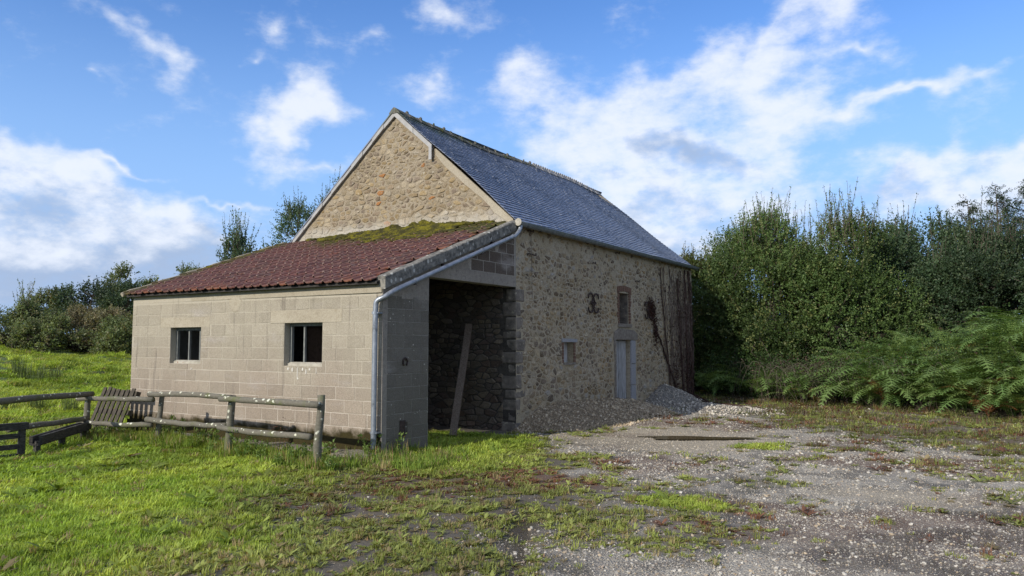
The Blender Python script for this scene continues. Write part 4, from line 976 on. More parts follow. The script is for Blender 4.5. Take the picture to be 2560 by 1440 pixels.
# squared beam leaning on the inner stone wall
bm = MB(); a = np.array((-8.28, 11.25, .02)); b = np.array((-8.78, YB - .14, 2.06)); d = b - a; d /= np.linalg.norm(d); u = np.cross(d, (0, 0, 1)); u /= np.linalg.norm(u); w = np.cross(u, d)
V = []
for t in np.linspace(0, 1, 6):
    c = a + (b - a) * t
    for s1, s2 in ((-1, -1), (1, -1), (1, 1), (-1, 1)): V.append(c + u * s1 * .062 + w * s2 * .04 + np.array((random.uniform(-.004, .004), 0, 0)))
bm.add(V, [(i * 4 + k, i * 4 + (k + 1) % 4, i * 4 + 4 + (k + 1) % 4, i * 4 + 4 + k) for i in range(5) for k in range(4)] + [(3, 2, 1, 0), (20, 21, 22, 23)])
tag(bm.build('wooden_beam', MAT['beam']), 'long grey wooden beam leaning against the stone wall inside the shed opening', 'beam')
sb = MB(); sb.box((-10.6, YB - .20, .9), (-10.35, YB - .14, 1.5)); tag(sb.build('old_board', MAT['beam']), 'old board hanging on the dark inner wall of the shed', 'board')

# ------------------------------------------------------------------ post and rail fence, pallet, low timbers
def log(p, q, r0, r1, bend=.02, n=9, seed=0):
    p, q = np.array(p), np.array(q); rr = np.random.default_rng(seed); t = np.linspace(0, 1, n)[:, None]
    L_ = p + (q - p) * t; L_ = L_ + np.sin(t * math.pi) * np.array((0, 0, bend)) + rr.normal(0, .005, (n, 3))
    rad = np.linspace(r0, r1, n) * (1 + rr.normal(0, .035, n)); return L_, rad
P1, P2, P3, P4 = (-7.80, 7.48), (-9.96, 7.72), (-12.08, 7.92), (-13.5, 7.52)
def post(fr, p, h, r_, lean_=(0, 0)):
    z0 = float(gz(*p)); L_, rad = log((p[0], p[1], z0 - .25), (p[0] + lean_[0], p[1] + lean_[1], z0 + h), r_ * 1.08, r_ * .92, .0, 8, int(abs(p[0]) * 100)); tubes(MB(), [L_], [rad], 10).build('post', MAT['rail'], fr, True)
def rail(fr, p, q, r0, r1, bend, seed, mat='rail'):
    L_, rad = log(p, q, r0, r1, bend, 9, seed); tubes(MB(), [L_], [rad], 10).build('rail', MAT[mat], fr, True)
fe = empty('post_and_rail_fence', (-10, 7.7, 0), 'rustic round-pole fence spotted with pale lichen before the block wall', 'fence')
post(fe, P1, .99, .056, (.05, .03)); post(fe, P2, .92, .058, (.08, .0)); post(fe, P3, .86, .045, (.05, .05)); post(fe, P4, .80, .052, (0, 0))
o_ = .085
rail(fe, (-7.70, 7.41, .86), (-9.98, 7.60, .845), .048, .042, .005, 1)
rail(fe, (-7.83, 7.40, .43), (-10.05, 7.62, .40), .048, .041, -.015, 2)
rail(fe, (-9.85, 7.68, .865), (-12.14, 7.80, .82), .042, .045, .03, 3)
rail(fe, (-9.97, 7.70, .43), (-12.22, 7.83, .40), .042, .047, -.025, 4)
rail(fe, (-12.0, 7.80, .745), (-13.62, 7.40, .73), .045, .041, .0, 5)
rail(fe, (-12.05, 7.80, .32), (-13.62, 7.42, .33), .043, .038, -.03, 6)
fe2 = empty('post_and_rail_fence', (-12.8, 6.2, 0), 'dark round-pole fence with mossy rails running out from the corner post', 'fence')
rail(fe2, (-13.48, 7.58, .80), (-11.9, 4.6, .83), .050, .058, .02, 7)
rail(fe2, (-13.46, 7.52, .38), (-12.95, 6.0, .36), .046, .050, .0, 8)
post(fe2, (-11.88, 4.55), .95, .055)
# pallet
pal = empty('pallet', (-13.9, 8.3, 0), 'old slatted pallet leaning against the far corner of the block wall', 'pallet')
pa = Frame((-14.72, 8.22, .0), (1, 0, 0), (.10, .26, .95), (0, -.9, .42)); pa.v /= np.linalg.norm(pa.v); pa.n = np.cross(pa.u, pa.v); pa.n /= np.linalg.norm(pa.n)
if pa.n[1] > 0: pa.n *= -1
for i in range(7):
    u = i * .155; m = MB(); w_ = .098; h_ = .86 + random.uniform(-.03, .03); s = .22 + random.uniform(-.02, .02)
    V = [pa.p(uu + s * vv / .86 * .35, vv, nn) for vv in (0, h_) for uu, nn in ((u, .02), (u + w_, .02), (u + w_, .042), (u, .042))]
    m.add(V, [(3, 2, 1, 0), (4, 5, 6, 7), (0, 1, 5, 4), (1, 2, 6, 5), (2, 3, 7, 6), (3, 0, 4, 7)]); m.build('slat', MAT['pallet'], pal)
for vv in (.05, .42, .78):
    m = MB(); V = [pa.p(uu + .14 * vv, v_, nn) for v_ in (vv - .045, vv + .045) for uu, nn in ((-.02, -.07), (1.05, -.07), (1.05, .018), (-.02, .018))]
    m.add(V, [(3, 2, 1, 0), (4, 5, 6, 7), (0, 1, 5, 4), (1, 2, 6, 5), (2, 3, 7, 6), (3, 0, 4, 7)]); m.build('bearer', MAT['pallet'], pal)
# low black hurdle and fallen trough
def obox(mb, p, q, w, h):
    p, q = np.array(p, float), np.array(q, float); d = (q - p) / np.linalg.norm(q - p); u = np.cross(d, (0, 0, 1.))
    u = u / np.linalg.norm(u) if np.linalg.norm(u) > 1e-3 else np.array((1., 0, 0)); n_ = np.cross(u, d)
    V = [c + u * a * w / 2 + n_ * b * h / 2 for c in (p, q) for a, b in ((-1, -1), (1, -1), (1, 1), (-1, 1))]
    return mb.add(V, [(3, 2, 1, 0), (4, 5, 6, 7), (0, 1, 5, 4), (1, 2, 6, 5), (2, 3, 7, 6), (3, 0, 4, 7)])
hu = empty('timber_hurdle', (-12.5, 5.7, 0), 'low black timber hurdle with three boards beside the dark fence', 'hurdle')
obox(MB(), (-12.44, 5.95, -.1), (-12.44, 5.95, .44), .07, .08).build('post', MAT['black_wood'], hu)
obox(MB(), (-12.42, 6.02, .45), (-12.55, 4.7, .45), .09, .10).build('top_rail', MAT['black_wood'], hu)
for z in (.30, .14, .0): obox(MB(), (-12.45, 5.93, z), (-12.57, 4.7, z), .03, .075).build('board', MAT['black_wood'], hu)
obox(MB(), (-12.58, 4.72, -.1), (-12.58, 4.72, .44), .07, .08).build('post', MAT['black_wood'], hu)
tr = empty('feed_trough', (-12.9, 6.7, 0), 'low dark timber trough on short legs in the grass by the fence corner', 'trough')
obox(MB(), (-12.52, 6.12, .20), (-13.55, 7.45, .25), .05, .13).build('side_board', MAT['black_wood'], tr)
obox(MB(), (-12.40, 6.20, .21), (-13.43, 7.53, .26), .05, .13).build('side_board', MAT['black_wood'], tr)
obox(MB(), (-12.46, 6.16, .14), (-13.49, 7.49, .19), .14, .03).build('bottom_board', MAT['black_wood'], tr)
for t in (.03, .5, .95):
    obox(MB(), (-12.46 - 1.03 * t, 6.16 + 1.33 * t, -.08), (-12.46 - 1.03 * t, 6.16 + 1.33 * t, .19 + .05 * t), .09, .07).build('leg', MAT['black_wood'], tr)

# ------------------------------------------------------------------ gravel heaps and puddle
def heap(name, label, mat, fn, x0, x1, y0, y1, st):
    xs = np.arange(x0, x1 + 1e-6, st); ys = np.arange(y0, y1 + 1e-6, st); X, Y = np.meshgrid(xs, ys)
    H = fn(X, Y); H = H + (fbm(X * 3, Y * 3) - .5) * .09 * np.clip(H * 5, 0, 1) + (fbm(X * 12, Y * 12, 3) - .5) * .055 * np.clip(H * 8, 0, 1); Z = gz(X, Y) + H - .03
    nx = len(xs); mb = MB(); F = []
    for j in range(len(ys) - 1):
        for i in range(nx - 1):
            if H[j:j + 2, i:i + 2].max() > .012: F.append((j * nx + i, j * nx + i + 1, j * nx + nx + i + 1, j * nx + nx + i))
    mb.add(np.stack([X.ravel(), Y.ravel(), Z.ravel()], 1), F); o = mb.build(name, MAT[mat], None, True); tag(o, label, 'heap'); return fn
def h1(X, Y):
    top = np.interp(Y, [12.3, 12.9, 13.4, 14.4, 15.5, 17.0, 18.0, 18.7, 19.4], [0, .22, .40, .49, .47, .41, .30, .22, 0.]); out = np.interp(Y, [12, 13, 14.5, 17, 19.4], [.5, 1.25, 1.6, 1.7, 1.2])
    t = np.clip((X - BX1) / out, 0, 1); return top * (1 - t) ** 1.25 * 1.0
def h2(X, Y):
    d = np.hypot((X - (BX1 + .12)) / 1.25, (Y - 20.25) / 1.75); a = np.clip(1 - d, 0, 1) ** 1.05 * .62
    d2 = np.hypot((X - (BX1 + 1.5)) / 2.5, (Y - 19.4) / 1.6); return np.maximum(a, np.clip(1 - d2, 0, 1) * .17)
heap('earth_heap', 'long brown heap of earthy gravel piled along the barn wall below the small window', 'heap_brown', h1, BX1 + .0, BX1 + 1.8, 12.3, 19.5, .06)
heap('gravel_heap', 'pale grey gravel heap beside the plank door under the dead vine', 'heap_grey', h2, BX1 + .0, BX1 + 4.2, 17.6, 22.2, .06)
m = MB(); pl = []
for a in np.linspace(0, 2 * math.pi, 41)[:-1]:
    k = 1 + .18 * math.sin(3 * a + 1) + .12 * math.sin(5 * a); pl.append((-4.56 + 1.0 * k * math.cos(a) * .86 - .26 * k * math.sin(a) * .5, 13.50 + 1.0 * k * math.cos(a) * .43 + .26 * k * math.sin(a) * .87))
zp = max(float(gz(p[0], p[1])) for p in pl) + .006
m.add([(p[0], p[1], zp - .0) for p in pl], [tuple(range(40))]); tag(m.build('puddle', MAT['water']), kind='structure')

# ------------------------------------------------------------------ vegetation helpers
def poly_mesh(name, V, F, tint, smooth=False):
    """V (n,3), F (m,k) faces, tint (m,3) per face"""
    V = np.asarray(V, np.float32); F = np.asarray(F, np.int32); k = F.shape[1]
    me = bpy.data.meshes.new(name); me.vertices.add(len(V)); me.vertices.foreach_set('co', V.ravel())
    me.loops.add(F.size); me.loops.foreach_set('vertex_index', F.ravel())
    me.polygons.add(len(F)); me.polygons.foreach_set('loop_start', np.arange(0, F.size, k, dtype=np.int32)); me.update()
    ca = me.color_attributes.new('tint', 'FLOAT_COLOR', 'CORNER'); t = np.ones((F.size, 4), np.float32); t[:, :3] = np.repeat(tint, k, axis=0); ca.data.foreach_set('color', t.ravel())
    return me
def nrm(a): return a / (np.linalg.norm(a, axis=-1, keepdims=True) + 1e-9)
def leaves_on(P, D, size, wid, tint, rr):
    """P leaf bases, D leaf axes -> folded rhombs"""
    n = len(P); side = nrm(np.cross(D, rr.normal(size=(n, 3)))); up = np.cross(side, D); s = size[:, None]
    tip = P + D * s + up * s * .05; mid = P + D * s * .45 - up * s * .10
    a = mid + side * s * wid + up * s * .10; b = mid - side * s * wid + up * s * .10
    V = np.stack([P, a, tip, b], 1).reshape(-1, 3); F = np.arange(4 * n).reshape(-1, 4)
    return V, F, tint
def crown_from_shoots(base, dirs, length, nl, lsize, wid, tints, rr, droop=0., top_gain=.0, spread=.9):
    S_ = len(base); t = rr.uniform(.08, 1., (S_, nl)); L_ = length[:, None]
    P = base[:, None] + dirs[:, None] * (t * L_)[..., None] + np.array((0, 0, 1.)) * ((t ** 2) * L_ * (-droop))[..., None] + rr.normal(0, .02, (S_, nl, 3))
    D = nrm(dirs[:, None] * .55 + rr.normal(0, spread, (S_, nl, 3)) * .7)
    sz = lsize * rr.uniform(.6, 1.25, (S_, nl)) * (1 - .35 * t)
    tt = tints[:, None] * (1 + rr.normal(0, .16, (S_, nl, 1))) * (1 + top_gain * t[..., None])
    return leaves_on(P.reshape(-1, 3), D.reshape(-1, 3), sz.ravel(), wid, np.clip(tt, .004, 1).reshape(-1, 3), rr)
def stems(mb, base, targets, r0, rr, n=7):
    lines = []; rad = []
    for q in targets:
        p = np.array(base) + rr.normal(0, .12, 3) * (1, 1, 0); q = np.asarray(q); t = np.linspace(0, 1, n)[:, None]
        c = (p + q) / 2 + rr.normal(0, .12, 3) * np.linalg.norm(q - p) * .6; c[2] = p[2] + (q[2] - p[2]) * .62
        lines.append((1 - t) ** 2 * p + 2 * t * (1 - t) * c + t ** 2 * q); rad.append(np.linspace(r0, r0 * .18, n))
    tubes(mb, lines, rad, 6); return lines
def shrub(name, label, cat, base, rx, ry, h, lobes, shoots, nl, lsize, cols, slen, seed, wid=.28, low=.12, group=None, spikes=0, trunk_r=.07, single=False, up=.7, leafmat='leaf', fill=.25):
    rr = np.random.default_rng(seed); z0 = float(gz(base[0], base[1])); b = np.array((base[0], base[1], z0))
    root = empty(name, b, label, cat, group); cen = b + (0, 0, h * (.5 + low * .5)); rz = h * (.5 - low * .5)
    U = nrm(rr.normal(size=(lobes, 3))); k = rr.uniform(.40, .80, (lobes, 1)); C_ = cen + U * k * np.array((rx, ry, rz)); rad = rr.uniform(.20, .40, lobes) * min(rx, ry, rz * 1.15); spk_l = rr.random(lobes) ** 2
    li = rr.integers(0, lobes, shoots); N = nrm(rr.normal(size=(shoots, 3))); out = nrm((C_[li] - cen) / np.array((rx, ry, rz)) + 1e-3)
    N = nrm(N + out * .75 + np.array((0, 0, .12))); rad_f = np.where(rr.random(shoots) < fill, rr.uniform(.2, .8, shoots), rr.uniform(.85, 1.05, shoots))
    P = C_[li] + N * (rad[li] * rad_f)[:, None]
    keep = P[:, 2] > z0 + .1; P, N, li = P[keep], N[keep], li[keep]
    hrel = np.clip((P[:, 2] - z0) / h, 0, 1)
    D = nrm(N * .6 + np.array((0, 0, up)) * (.3 + .9 * hrel[:, None]) + rr.normal(0, .28, P.shape))
    ln = rr.uniform(.6, 1.2, len(P)) * slen
    cols = np.asarray(cols); w = rr.random((len(P), 1)); lobe_t = rr.uniform(.6, 1.3, lobes)[li][:, None]
    T = (cols[0] * (1 - w) + cols[1] * w) * lobe_t
    if len(cols) > 2: T = np.where(rr.random((len(P), 1)) < .10, cols[2], T)
    V, F, tt = crown_from_shoots(P, D, ln, nl, lsize, wid, T, rr, .06, .12)
    SPK = []
    if spikes:
        i = np.argsort(-(P[:, 2] + rr.normal(0, .10 * h, len(P)) + .22 * h * spk_l[li]))[:spikes]; D2 = nrm(np.array((0, 0, 1.)) + rr.normal(0, .16, (spikes, 3))); sl_ = rr.uniform(.35, 1.6, spikes) * (.5 + spk_l[li[i]]) * slen * 1.3
        V2, F2, t2 = crown_from_shoots(P[i], D2, sl_, nl + 16, lsize * .85, wid, T[i] * 1.1, rr, 0., .15, .38); SPK = [(P[j], P[j] + D2[q] * sl_[q]) for q, j in enumerate(i)]
        F = np.concatenate([F, F2 + len(V)]); V = np.concatenate([V, V2]); tt = np.concatenate([tt, t2])
    me = poly_mesh('crown', V, F, tt); link('crown', me, root, MAT[leafmat])
    mb = MB()
    if single:
        tubes(mb, [[b - (0, 0, .3), b + (0, 0, h * .18), b + (rr.normal() * .1, rr.normal() * .1, h * .42)]], [[trunk_r * 1.2, trunk_r, trunk_r * .8]], 8); fork = b + (0, 0, h * .38)
        lines = stems(mb, fork, C_, trunk_r * .55, rr)
    else: lines = stems(mb, b - (0, 0, .2), C_, trunk_r, rr)
    tw = rr.choice(len(P), min(260, len(P)), replace=False)
    tubes(mb, [[C_[li[i]], P[i], P[i] + D[i] * ln[i] * .8] for i in tw], [[.022, .012, .004]] * len(tw), 3, cap=False)
    if SPK: tubes(mb, [[a, b_] for a, b_ in SPK], [[.012, .004]] * len(SPK), 3, cap=False)
    mb.build('trunk', MAT['bark'], root); return root
def scatter(name, pts, rot, scl, idx, tint, protos, mat_check=None, parent=None):
    """one 'stuff' object: points carrying small plants or stones"""
    me = bpy.data.meshes.new(name); me.vertices.add(len(pts)); me.vertices.foreach_set('co', np.asarray(pts, np.float32).ravel())
    a = me.attributes.new('rot', 'FLOAT_VECTOR', 'POINT'); a.data.foreach_set('vector', np.asarray(rot, np.float32).ravel())
    a = me.attributes.new('scl', 'FLOAT_VECTOR', 'POINT'); a.data.foreach_set('vector', np.asarray(scl, np.float32).ravel())
    a = me.attributes.new('idx', 'INT', 'POINT'); a.data.foreach_set('value', np.asarray(idx, np.int32))
    a = me.attributes.new('tint', 'FLOAT_COLOR', 'POINT'); t = np.ones((len(pts), 4), np.float32); t[:, :3] = tint; a.data.foreach_set('color', t.ravel())
    o = link(name, me, parent); ng = bpy.data.node_groups.new(name, 'GeometryNodeTree')
    ng.interface.new_socket('Geometry', in_out='INPUT', socket_type='NodeSocketGeometry'); ng.interface.new_socket('Geometry', in_out='OUTPUT', socket_type='NodeSocketGeometry')
    N = ng.nodes; gi = N.new('NodeGroupInput'); go = N.new('NodeGroupOutput'); ip = N.new('GeometryNodeInstanceOnPoints'); jn = N.new('GeometryNodeJoinGeometry')
    for p in reversed(protos):                       # joined in this order
        oi = N.new('GeometryNodeObjectInfo'); oi.inputs['Object'].default_value = p; oi.inputs['As Instance'].default_value = True; ng.links.new(oi.outputs['Geometry'], jn.inputs[0])
    def na(nm, ty):
        n = N.new('GeometryNodeInputNamedAttribute'); n.data_type = ty; n.inputs['Name'].default_value = nm; return n.outputs[0]
    er = N.new('FunctionNodeEulerToRotation'); ng.links.new(na('rot', 'FLOAT_VECTOR'), er.inputs[0])
    ng.links.new(gi.outputs[0], ip.inputs['Points']); ng.links.new(jn.outputs[0], ip.inputs['Instance']); ip.inputs['Pick Instance'].default_value = True
    ng.links.new(na('idx', 'INT'), ip.inputs['Instance Index']); ng.links.new(er.outputs[0], ip.inputs['Rotation']); ng.links.new(na('scl', 'FLOAT_VECTOR'), ip.inputs['Scale'])
    ng.links.new(ip.outputs[0], go.inputs[0])
    md = o.modifiers.new('scatter', 'NODES'); md.node_group = ng; tag(o, kind='stuff'); return o
def proto(name, me, mat): me.materials.append(mat); return bpy.data.objects.new(name, me)
def shade_attr(me, sh):
    ca = me.color_attributes.new('shade', 'FLOAT_COLOR', 'CORNER'); n = len(me.loops); t = np.ones((n, 4), np.float32)
    cnt = np.array([p.loop_total for p in me.polygons]); t[:, :3] = np.repeat(np.asarray(sh)[:, None] if np.ndim(sh) == 1 else np.asarray(sh), cnt, axis=0); ca.data.foreach_set('color', t.ravel())
def tuft(name, nb, h, w, spread, lean_, seed, rad=.03):
    rr = np.random.default_rng(seed); V = []; F = []; sh = []
    for i in range(nb):
        a = rr.uniform(0, 2 * math.pi); r_ = rad * math.sqrt(rr.random()); p = np.array((r_ * math.cos(a), r_ * math.sin(a), -.008)); a2 = a + rr.normal() * .8; d = np.array((math.cos(a2), math.sin(a2), 0)); s = np.array((-d[1], d[0], 0))
        hh = h * rr.uniform(.5, 1.15); l = lean_ * rr.uniform(.3, 1.4); ww = w * rr.uniform(.7, 1.2)
        m = p + d * hh * l * .35 + np.array((0, 0, hh * .6)); t = p + d * hh * l + np.array((0, 0, hh * (1 - .25 * l))); k = len(V)
        V += [p - s * ww, p + s * ww, m + s * ww * .75, m - s * ww * .75, t]; F += [(k, k + 1, k + 2, k + 3), (k + 3, k + 2, k + 4)]; g = rr.uniform(.75, 1.25); y = rr.random() < .08
        c = (g * 1.5, g * 1.1, g * 1.3) if y else (g, g, g); sh += [c, c]
    me = bpy.data.meshes.new(name); me.from_pydata([tuple(v) for v in V], [], F); shade_attr(me, sh); return proto(name, me, MAT['grass'])
def rosette(name, nl, L_, w, elev, seed):
    rr = np.random.default_rng(seed); V = []; F = []; sh = []
    for i in range(nl):
        a = 2 * math.pi * i / nl + rr.normal() * .25; e = elev * rr.uniform(.4, 1.4); d = np.array((math.cos(a), math.sin(a), 0)); s = np.array((-d[1], d[0], 0)); l = L_ * rr.uniform(.6, 1.15); k = len(V)
        pts = [d * l * t * math.cos(e * (1 - .7 * t)) + np.array((0, 0, l * (t * math.sin(e) - .35 * t * t * math.sin(e)))) for t in (0, .35, .7, 1.)]
        for q, ww in zip(pts, (.15, .8, 1., .0)): V += [q - s * w * l * ww, q + s * w * l * ww]
        F += [(k, k + 1, k + 3, k + 2), (k + 2, k + 3, k + 5, k + 4), (k + 4, k + 5, k + 7, k + 6)]; g = rr.uniform(.75, 1.2); sh += [(g, g, g)] * 3
    me = bpy.data.meshes.new(name); me.from_pydata([tuple(v) for v in V], [], F); shade_attr(me, sh); return proto(name, me, MAT['grass'])
def pebble(name, seed):
    import bmesh
    rr = np.random.default_rng(seed); bm_ = bmesh.new(); bmesh.ops.create_icosphere(bm_, subdivisions=1, radius=1.)
    ax = rr.uniform(.55, 1., 3)
    for v in bm_.verts: v.co = Vector([v.co[i] * ax[i] * (1 + rr.normal() * .14) for i in range(3)])
    for _ in range(3):
        n = Vector(nrm(rr.normal(size=3))); d = rr.uniform(.45, .7)
        for v in bm_.verts:
            q = v.co.dot(n)
            if q > d: v.co -= n * (q - d)
    me = bpy.data.meshes.new(name); bm_.to_mesh(me); bm_.free(); return proto(name, me, MAT['pebble'])
FWD = math.atan2(CF[1], CF[0])
def sample(n, d0, d1, seed, power=1., half=45):
    """ground points, denser near the viewer's side of the yard"""
    rr = np.random.default_rng(seed); u = rr.random(n); d = d0 * (d1 / d0) ** u if power == 1 else (d0 ** (1 - power + 1e-9) + u * (d1 ** (1 - power + 1e-9) - d0 ** (1 - power + 1e-9))) ** (1 / (1 - power + 1e-9))
    th = FWD + rr.uniform(-R(half), R(half), n); return d * np.cos(th), d * np.sin(th), d, rr
def not_built(x, y):
    return ~((x > X0 - .03) & (x < X1 + .02) & (y > Y0 - .06) & (y < BY2 + .1)) & ~((x < -7.8) & (x > -13.3) & (y > 8.42) & (y < Y0))

# ------------------------------------------------------------------ grass, weeds, pebbles
GP = [tuft('tuft_a', 13, .036, .0035, 1, .8, 1), tuft('tuft_b', 16, .05, .0035, 1, .7, 2), tuft('tuft_c', 16, .08, .004, 1, .6, 3, .04), rosette('rosette_a', 9, .05, .17, .5, 4), rosette('rosette_b', 8, .075, .13, .75, 5), rosette('clover', 14, .03, .33, .35, 6), tuft('stems', 9, .20, .0022, 1, .25, 7, .05)]
def grass():
    x, y, d, rr = sample(230000, 3.6, 75, 21); lu, gr, we, be, rd, wet, mud = masks(x, y); n = len(x)
    pn = fbm(x * 3.3, y * 3.3); keep_p = lu * .95 + (1 - lu) * (1 - gr) * (.10 + .62 * sstep(.36, .58, pn)) + .30 * gr * (1 - be) * sstep(.50, .66, pn) * sstep(.44, .60, fbm(x * .6 + 13, y * .6 + 4)) + we * .26 * (.04 + 1.3 * sstep(.46, .66, pn))
    k = (rr.random(n) < np.clip(keep_p, 0, 1) * (1 - mud * .8)) & (not_built(x, y) | ((x > -9.3) & (x < -7.7) & (y > 9.9) & (y < 11.9))); x, y, d, lu, gr, we, rd = [a[k] for a in (x, y, d, lu, gr, we, rd)]; n = len(x)
    field = sstep(-13.6, -15.5, x); tall = sstep(.5, .66, fbm(x * .7 + 5, y * .7)) 
    q = rr.random(n); idx = np.where(q < .45, 0, np.where(q < .8, 1, 2)); sparse = (lu < .6) & (field < .5); q2 = rr.random(n)
    idx = np.where(sparse & (q2 < .16), 3, idx); idx = np.where(sparse & (q2 > .16) & (q2 < .24), 4, idx); idx = np.where((q2 > .55) & sparse & (q2 < .85), 5, idx); idx = np.where((~sparse) & (q2 < .05) & (field < .5), 5, idx); idx = np.where((~sparse) & (q2 > .985) & (field < .5), 4, idx)
    idx = np.where((we > .4) & (q2 < .22), 6, idx); idx = np.where((field > .5) & (q2 < .5), 2, idx)
    s = rr.uniform(.7, 1.3, n) * np.clip(d / 7, .85, 3.2); sz = s * (1 + .9 * field * tall) * np.where(idx == 6, .55, 1.)
    sz = sz * np.where(field > .5, .45, np.clip(7 / d, .45, 1.1))
    pat = fbm(x * 1.3 + 9, y * 1.3 + 2); A = np.array((.235, .335, .045)); B = np.array((.35, .43, .07)); Cc = np.array((.24, .25, .085)); Dd = np.array((.28, .225, .115)); Rr = np.array((.20, .10, .06))
    T = A + (B - A) * sstep(.35, .65, pat)[:, None]; T = T + (Cc - T) * ((1 - lu) * .75)[:, None]; fz = sstep(.5, .72, fbm(x * .9 + 77, y * .9)) * field; T = T * (1 - .25 * fz[:, None]) + Dd * .25 * fz[:, None]
    T = np.where((rr.random(n) < .18 * (1 - lu) + .06)[:, None], Dd, T); T = np.where(((rr.random(n) < rd * .42) & (lu < .6))[:, None], Rr, T); T = np.where((idx == 6)[:, None], np.where((rr.random(n) < .38)[:, None], np.array((.12, .095, .065)), np.array((.15, .18, .055))), T)
    T = T * rr.uniform(.75, 1.2, (n, 1)) * (.82 + .36 * sstep(.35, .62, fbm(x * .8 + 50, y * .8 + 20)))[:, None]; z = gz(x, y)
    pl_ = (lu > .6) & (field < .5) & (rr.random(n) < .006); idx = np.where(pl_, 4, idx); s = np.where(pl_, s * 1.7, s); sz = np.where(pl_, sz * 1.7, sz); T = np.where(pl_[:, None], T * .75, T)
    scatter('grass', np.stack([x, y, z], 1), np.stack([rr.normal(0, .08, n), rr.normal(0, .08, n), rr.uniform(0, 6.28, n)], 1), np.stack([s, s, sz], 1), idx, T, GP)
grass()
def long_grass():
    rr = np.random.default_rng(23); n = 1500; x = rr.uniform(-14.2, -7.4, n); y = np.interp(x, [-13.5, -12, -10, -7.8], [7.5, 7.95, 7.8, 7.5]) + rr.normal(0, .14, n) + .05; k = rr.random(n) < sstep(.3, .6, fbm(x * 1.5, y * 1.5)); x, y = x[k], y[k]
    x2 = rr.uniform(-12.5, -11.7, 1); a = rr.uniform(-7.9, -6.5, 260); b = 8.6 + rr.normal(0, .5, 260); kk = not_built(a, b) & (b > 7.8); x = np.concatenate([x, a[kk]]); y = np.concatenate([y, b[kk]]); n = len(x)
    s = rr.uniform(1.2, 2.6, n); T = np.where((rr.random(n) < .25)[:, None], np.array((.30, .25, .12)), np.array((.20, .29, .05))) * rr.uniform(.7, 1.2, (n, 1)); idx = np.where(rr.random(n) < .3, 6, 2)
    scatter('long_grass', np.stack([x, y, gz(x, y)], 1), np.stack([rr.normal(0, .12, n), rr.normal(0, .12, n), rr.uniform(0, 6.28, n)], 1), np.stack([s * .8, s * .8, s * np.where(idx == 6, .6, 1.)], 1), idx, T, GP)
long_grass()
PB = [pebble('pebble_%s' % c, i) for i, c in enumerate('abcde')]
def pebbles():
    x, y, d, rr = sample(340000, 3.6, 26, 31); lu, gr, we, be, rd, wet, mud = masks(x, y); n = len(x)
    pn = fbm(x * 1.7 + 3, y * 1.7 + 8); p = gr * (.45 + .55 * sstep(.36, .58, pn)) * (1 - .45 * wet) + be * .55 + (1 - gr) * (1 - lu) * .05
    k = (rr.random(n) < p) & not_built(x, y); x, y, d, be = x[k], y[k], d[k], be[k]; n = len(x)
    s = np.clip(rr.lognormal(math.log(.0072), .58, n), .003, .034) * np.clip(d / 9, .85, 1.35) * (1 - .35 * be)
    pal = np.array([(.34, .315, .265), (.28, .26, .225), (.40, .37, .305), (.22, .20, .175), (.36, .29, .20), (.45, .42, .36), (.26, .215, .17), (.31, .285, .24)]); T = pal[rr.integers(0, len(pal), n)] * rr.uniform(.8, 1.15, (n, 1)); T = T * 1.0; T = T * (1 - be[:, None] * .5) + np.array((.38, .33, .25)) * be[:, None] * .5
    scatter('gravel', np.stack([x, y, gz(x, y) + s * .12], 1), rr.uniform(0, 6.28, (n, 3)) * (.12, .12, 1), np.stack([s, s, s * rr.uniform(.45, .8, n)], 1), rr.integers(0, 5, n), T, PB)
    # stones lying on the two heaps
    X, Y, Z, T = [], [], [], []
    for fn, x1, y0, y1, m_, pal in ((h1, BX1 + 1.8, 12.4, 19.4, 9000, [(.36, .28, .185), (.45, .365, .245), (.26, .205, .14), (.52, .43, .31)]), (h2, BX1 + 4., 17.8, 22.1, 8000, [(.50, .46, .38), (.42, .375, .31), (.56, .52, .44), (.33, .285, .225)])):
        a = rr.uniform(BX1 + .04, x1, m_); b = rr.uniform(y0, y1, m_); h = fn(a, b); k = (h > .02) & ((fn is h2) | (h1(a, b) > h2(a, b))); a, b, h = a[k], b[k], h[k]
        X.append(a); Y.append(b); Z.append(gz(a, b) + h - .02 + (fbm(a * 3, b * 3) - .5) * .09 * np.clip(h * 5, 0, 1)); pl_ = np.array(pal); T.append(pl_[rr.integers(0, 4, len(a))] * rr.uniform(.8, 1.2, (len(a), 1)))
    X, Y, Z, T = [np.concatenate(q) for q in (X, Y, Z, T)]; n = len(X); s = np.clip(rr.lognormal(math.log(.012), .6, n), .005, .06)
    scatter('heap_stones', np.stack([X, Y, Z], 1), rr.uniform(0, 6.28, (n, 3)), np.stack([s, s, s * .7], 1), rr.integers(0, 5, n), T, PB)
pebbles()

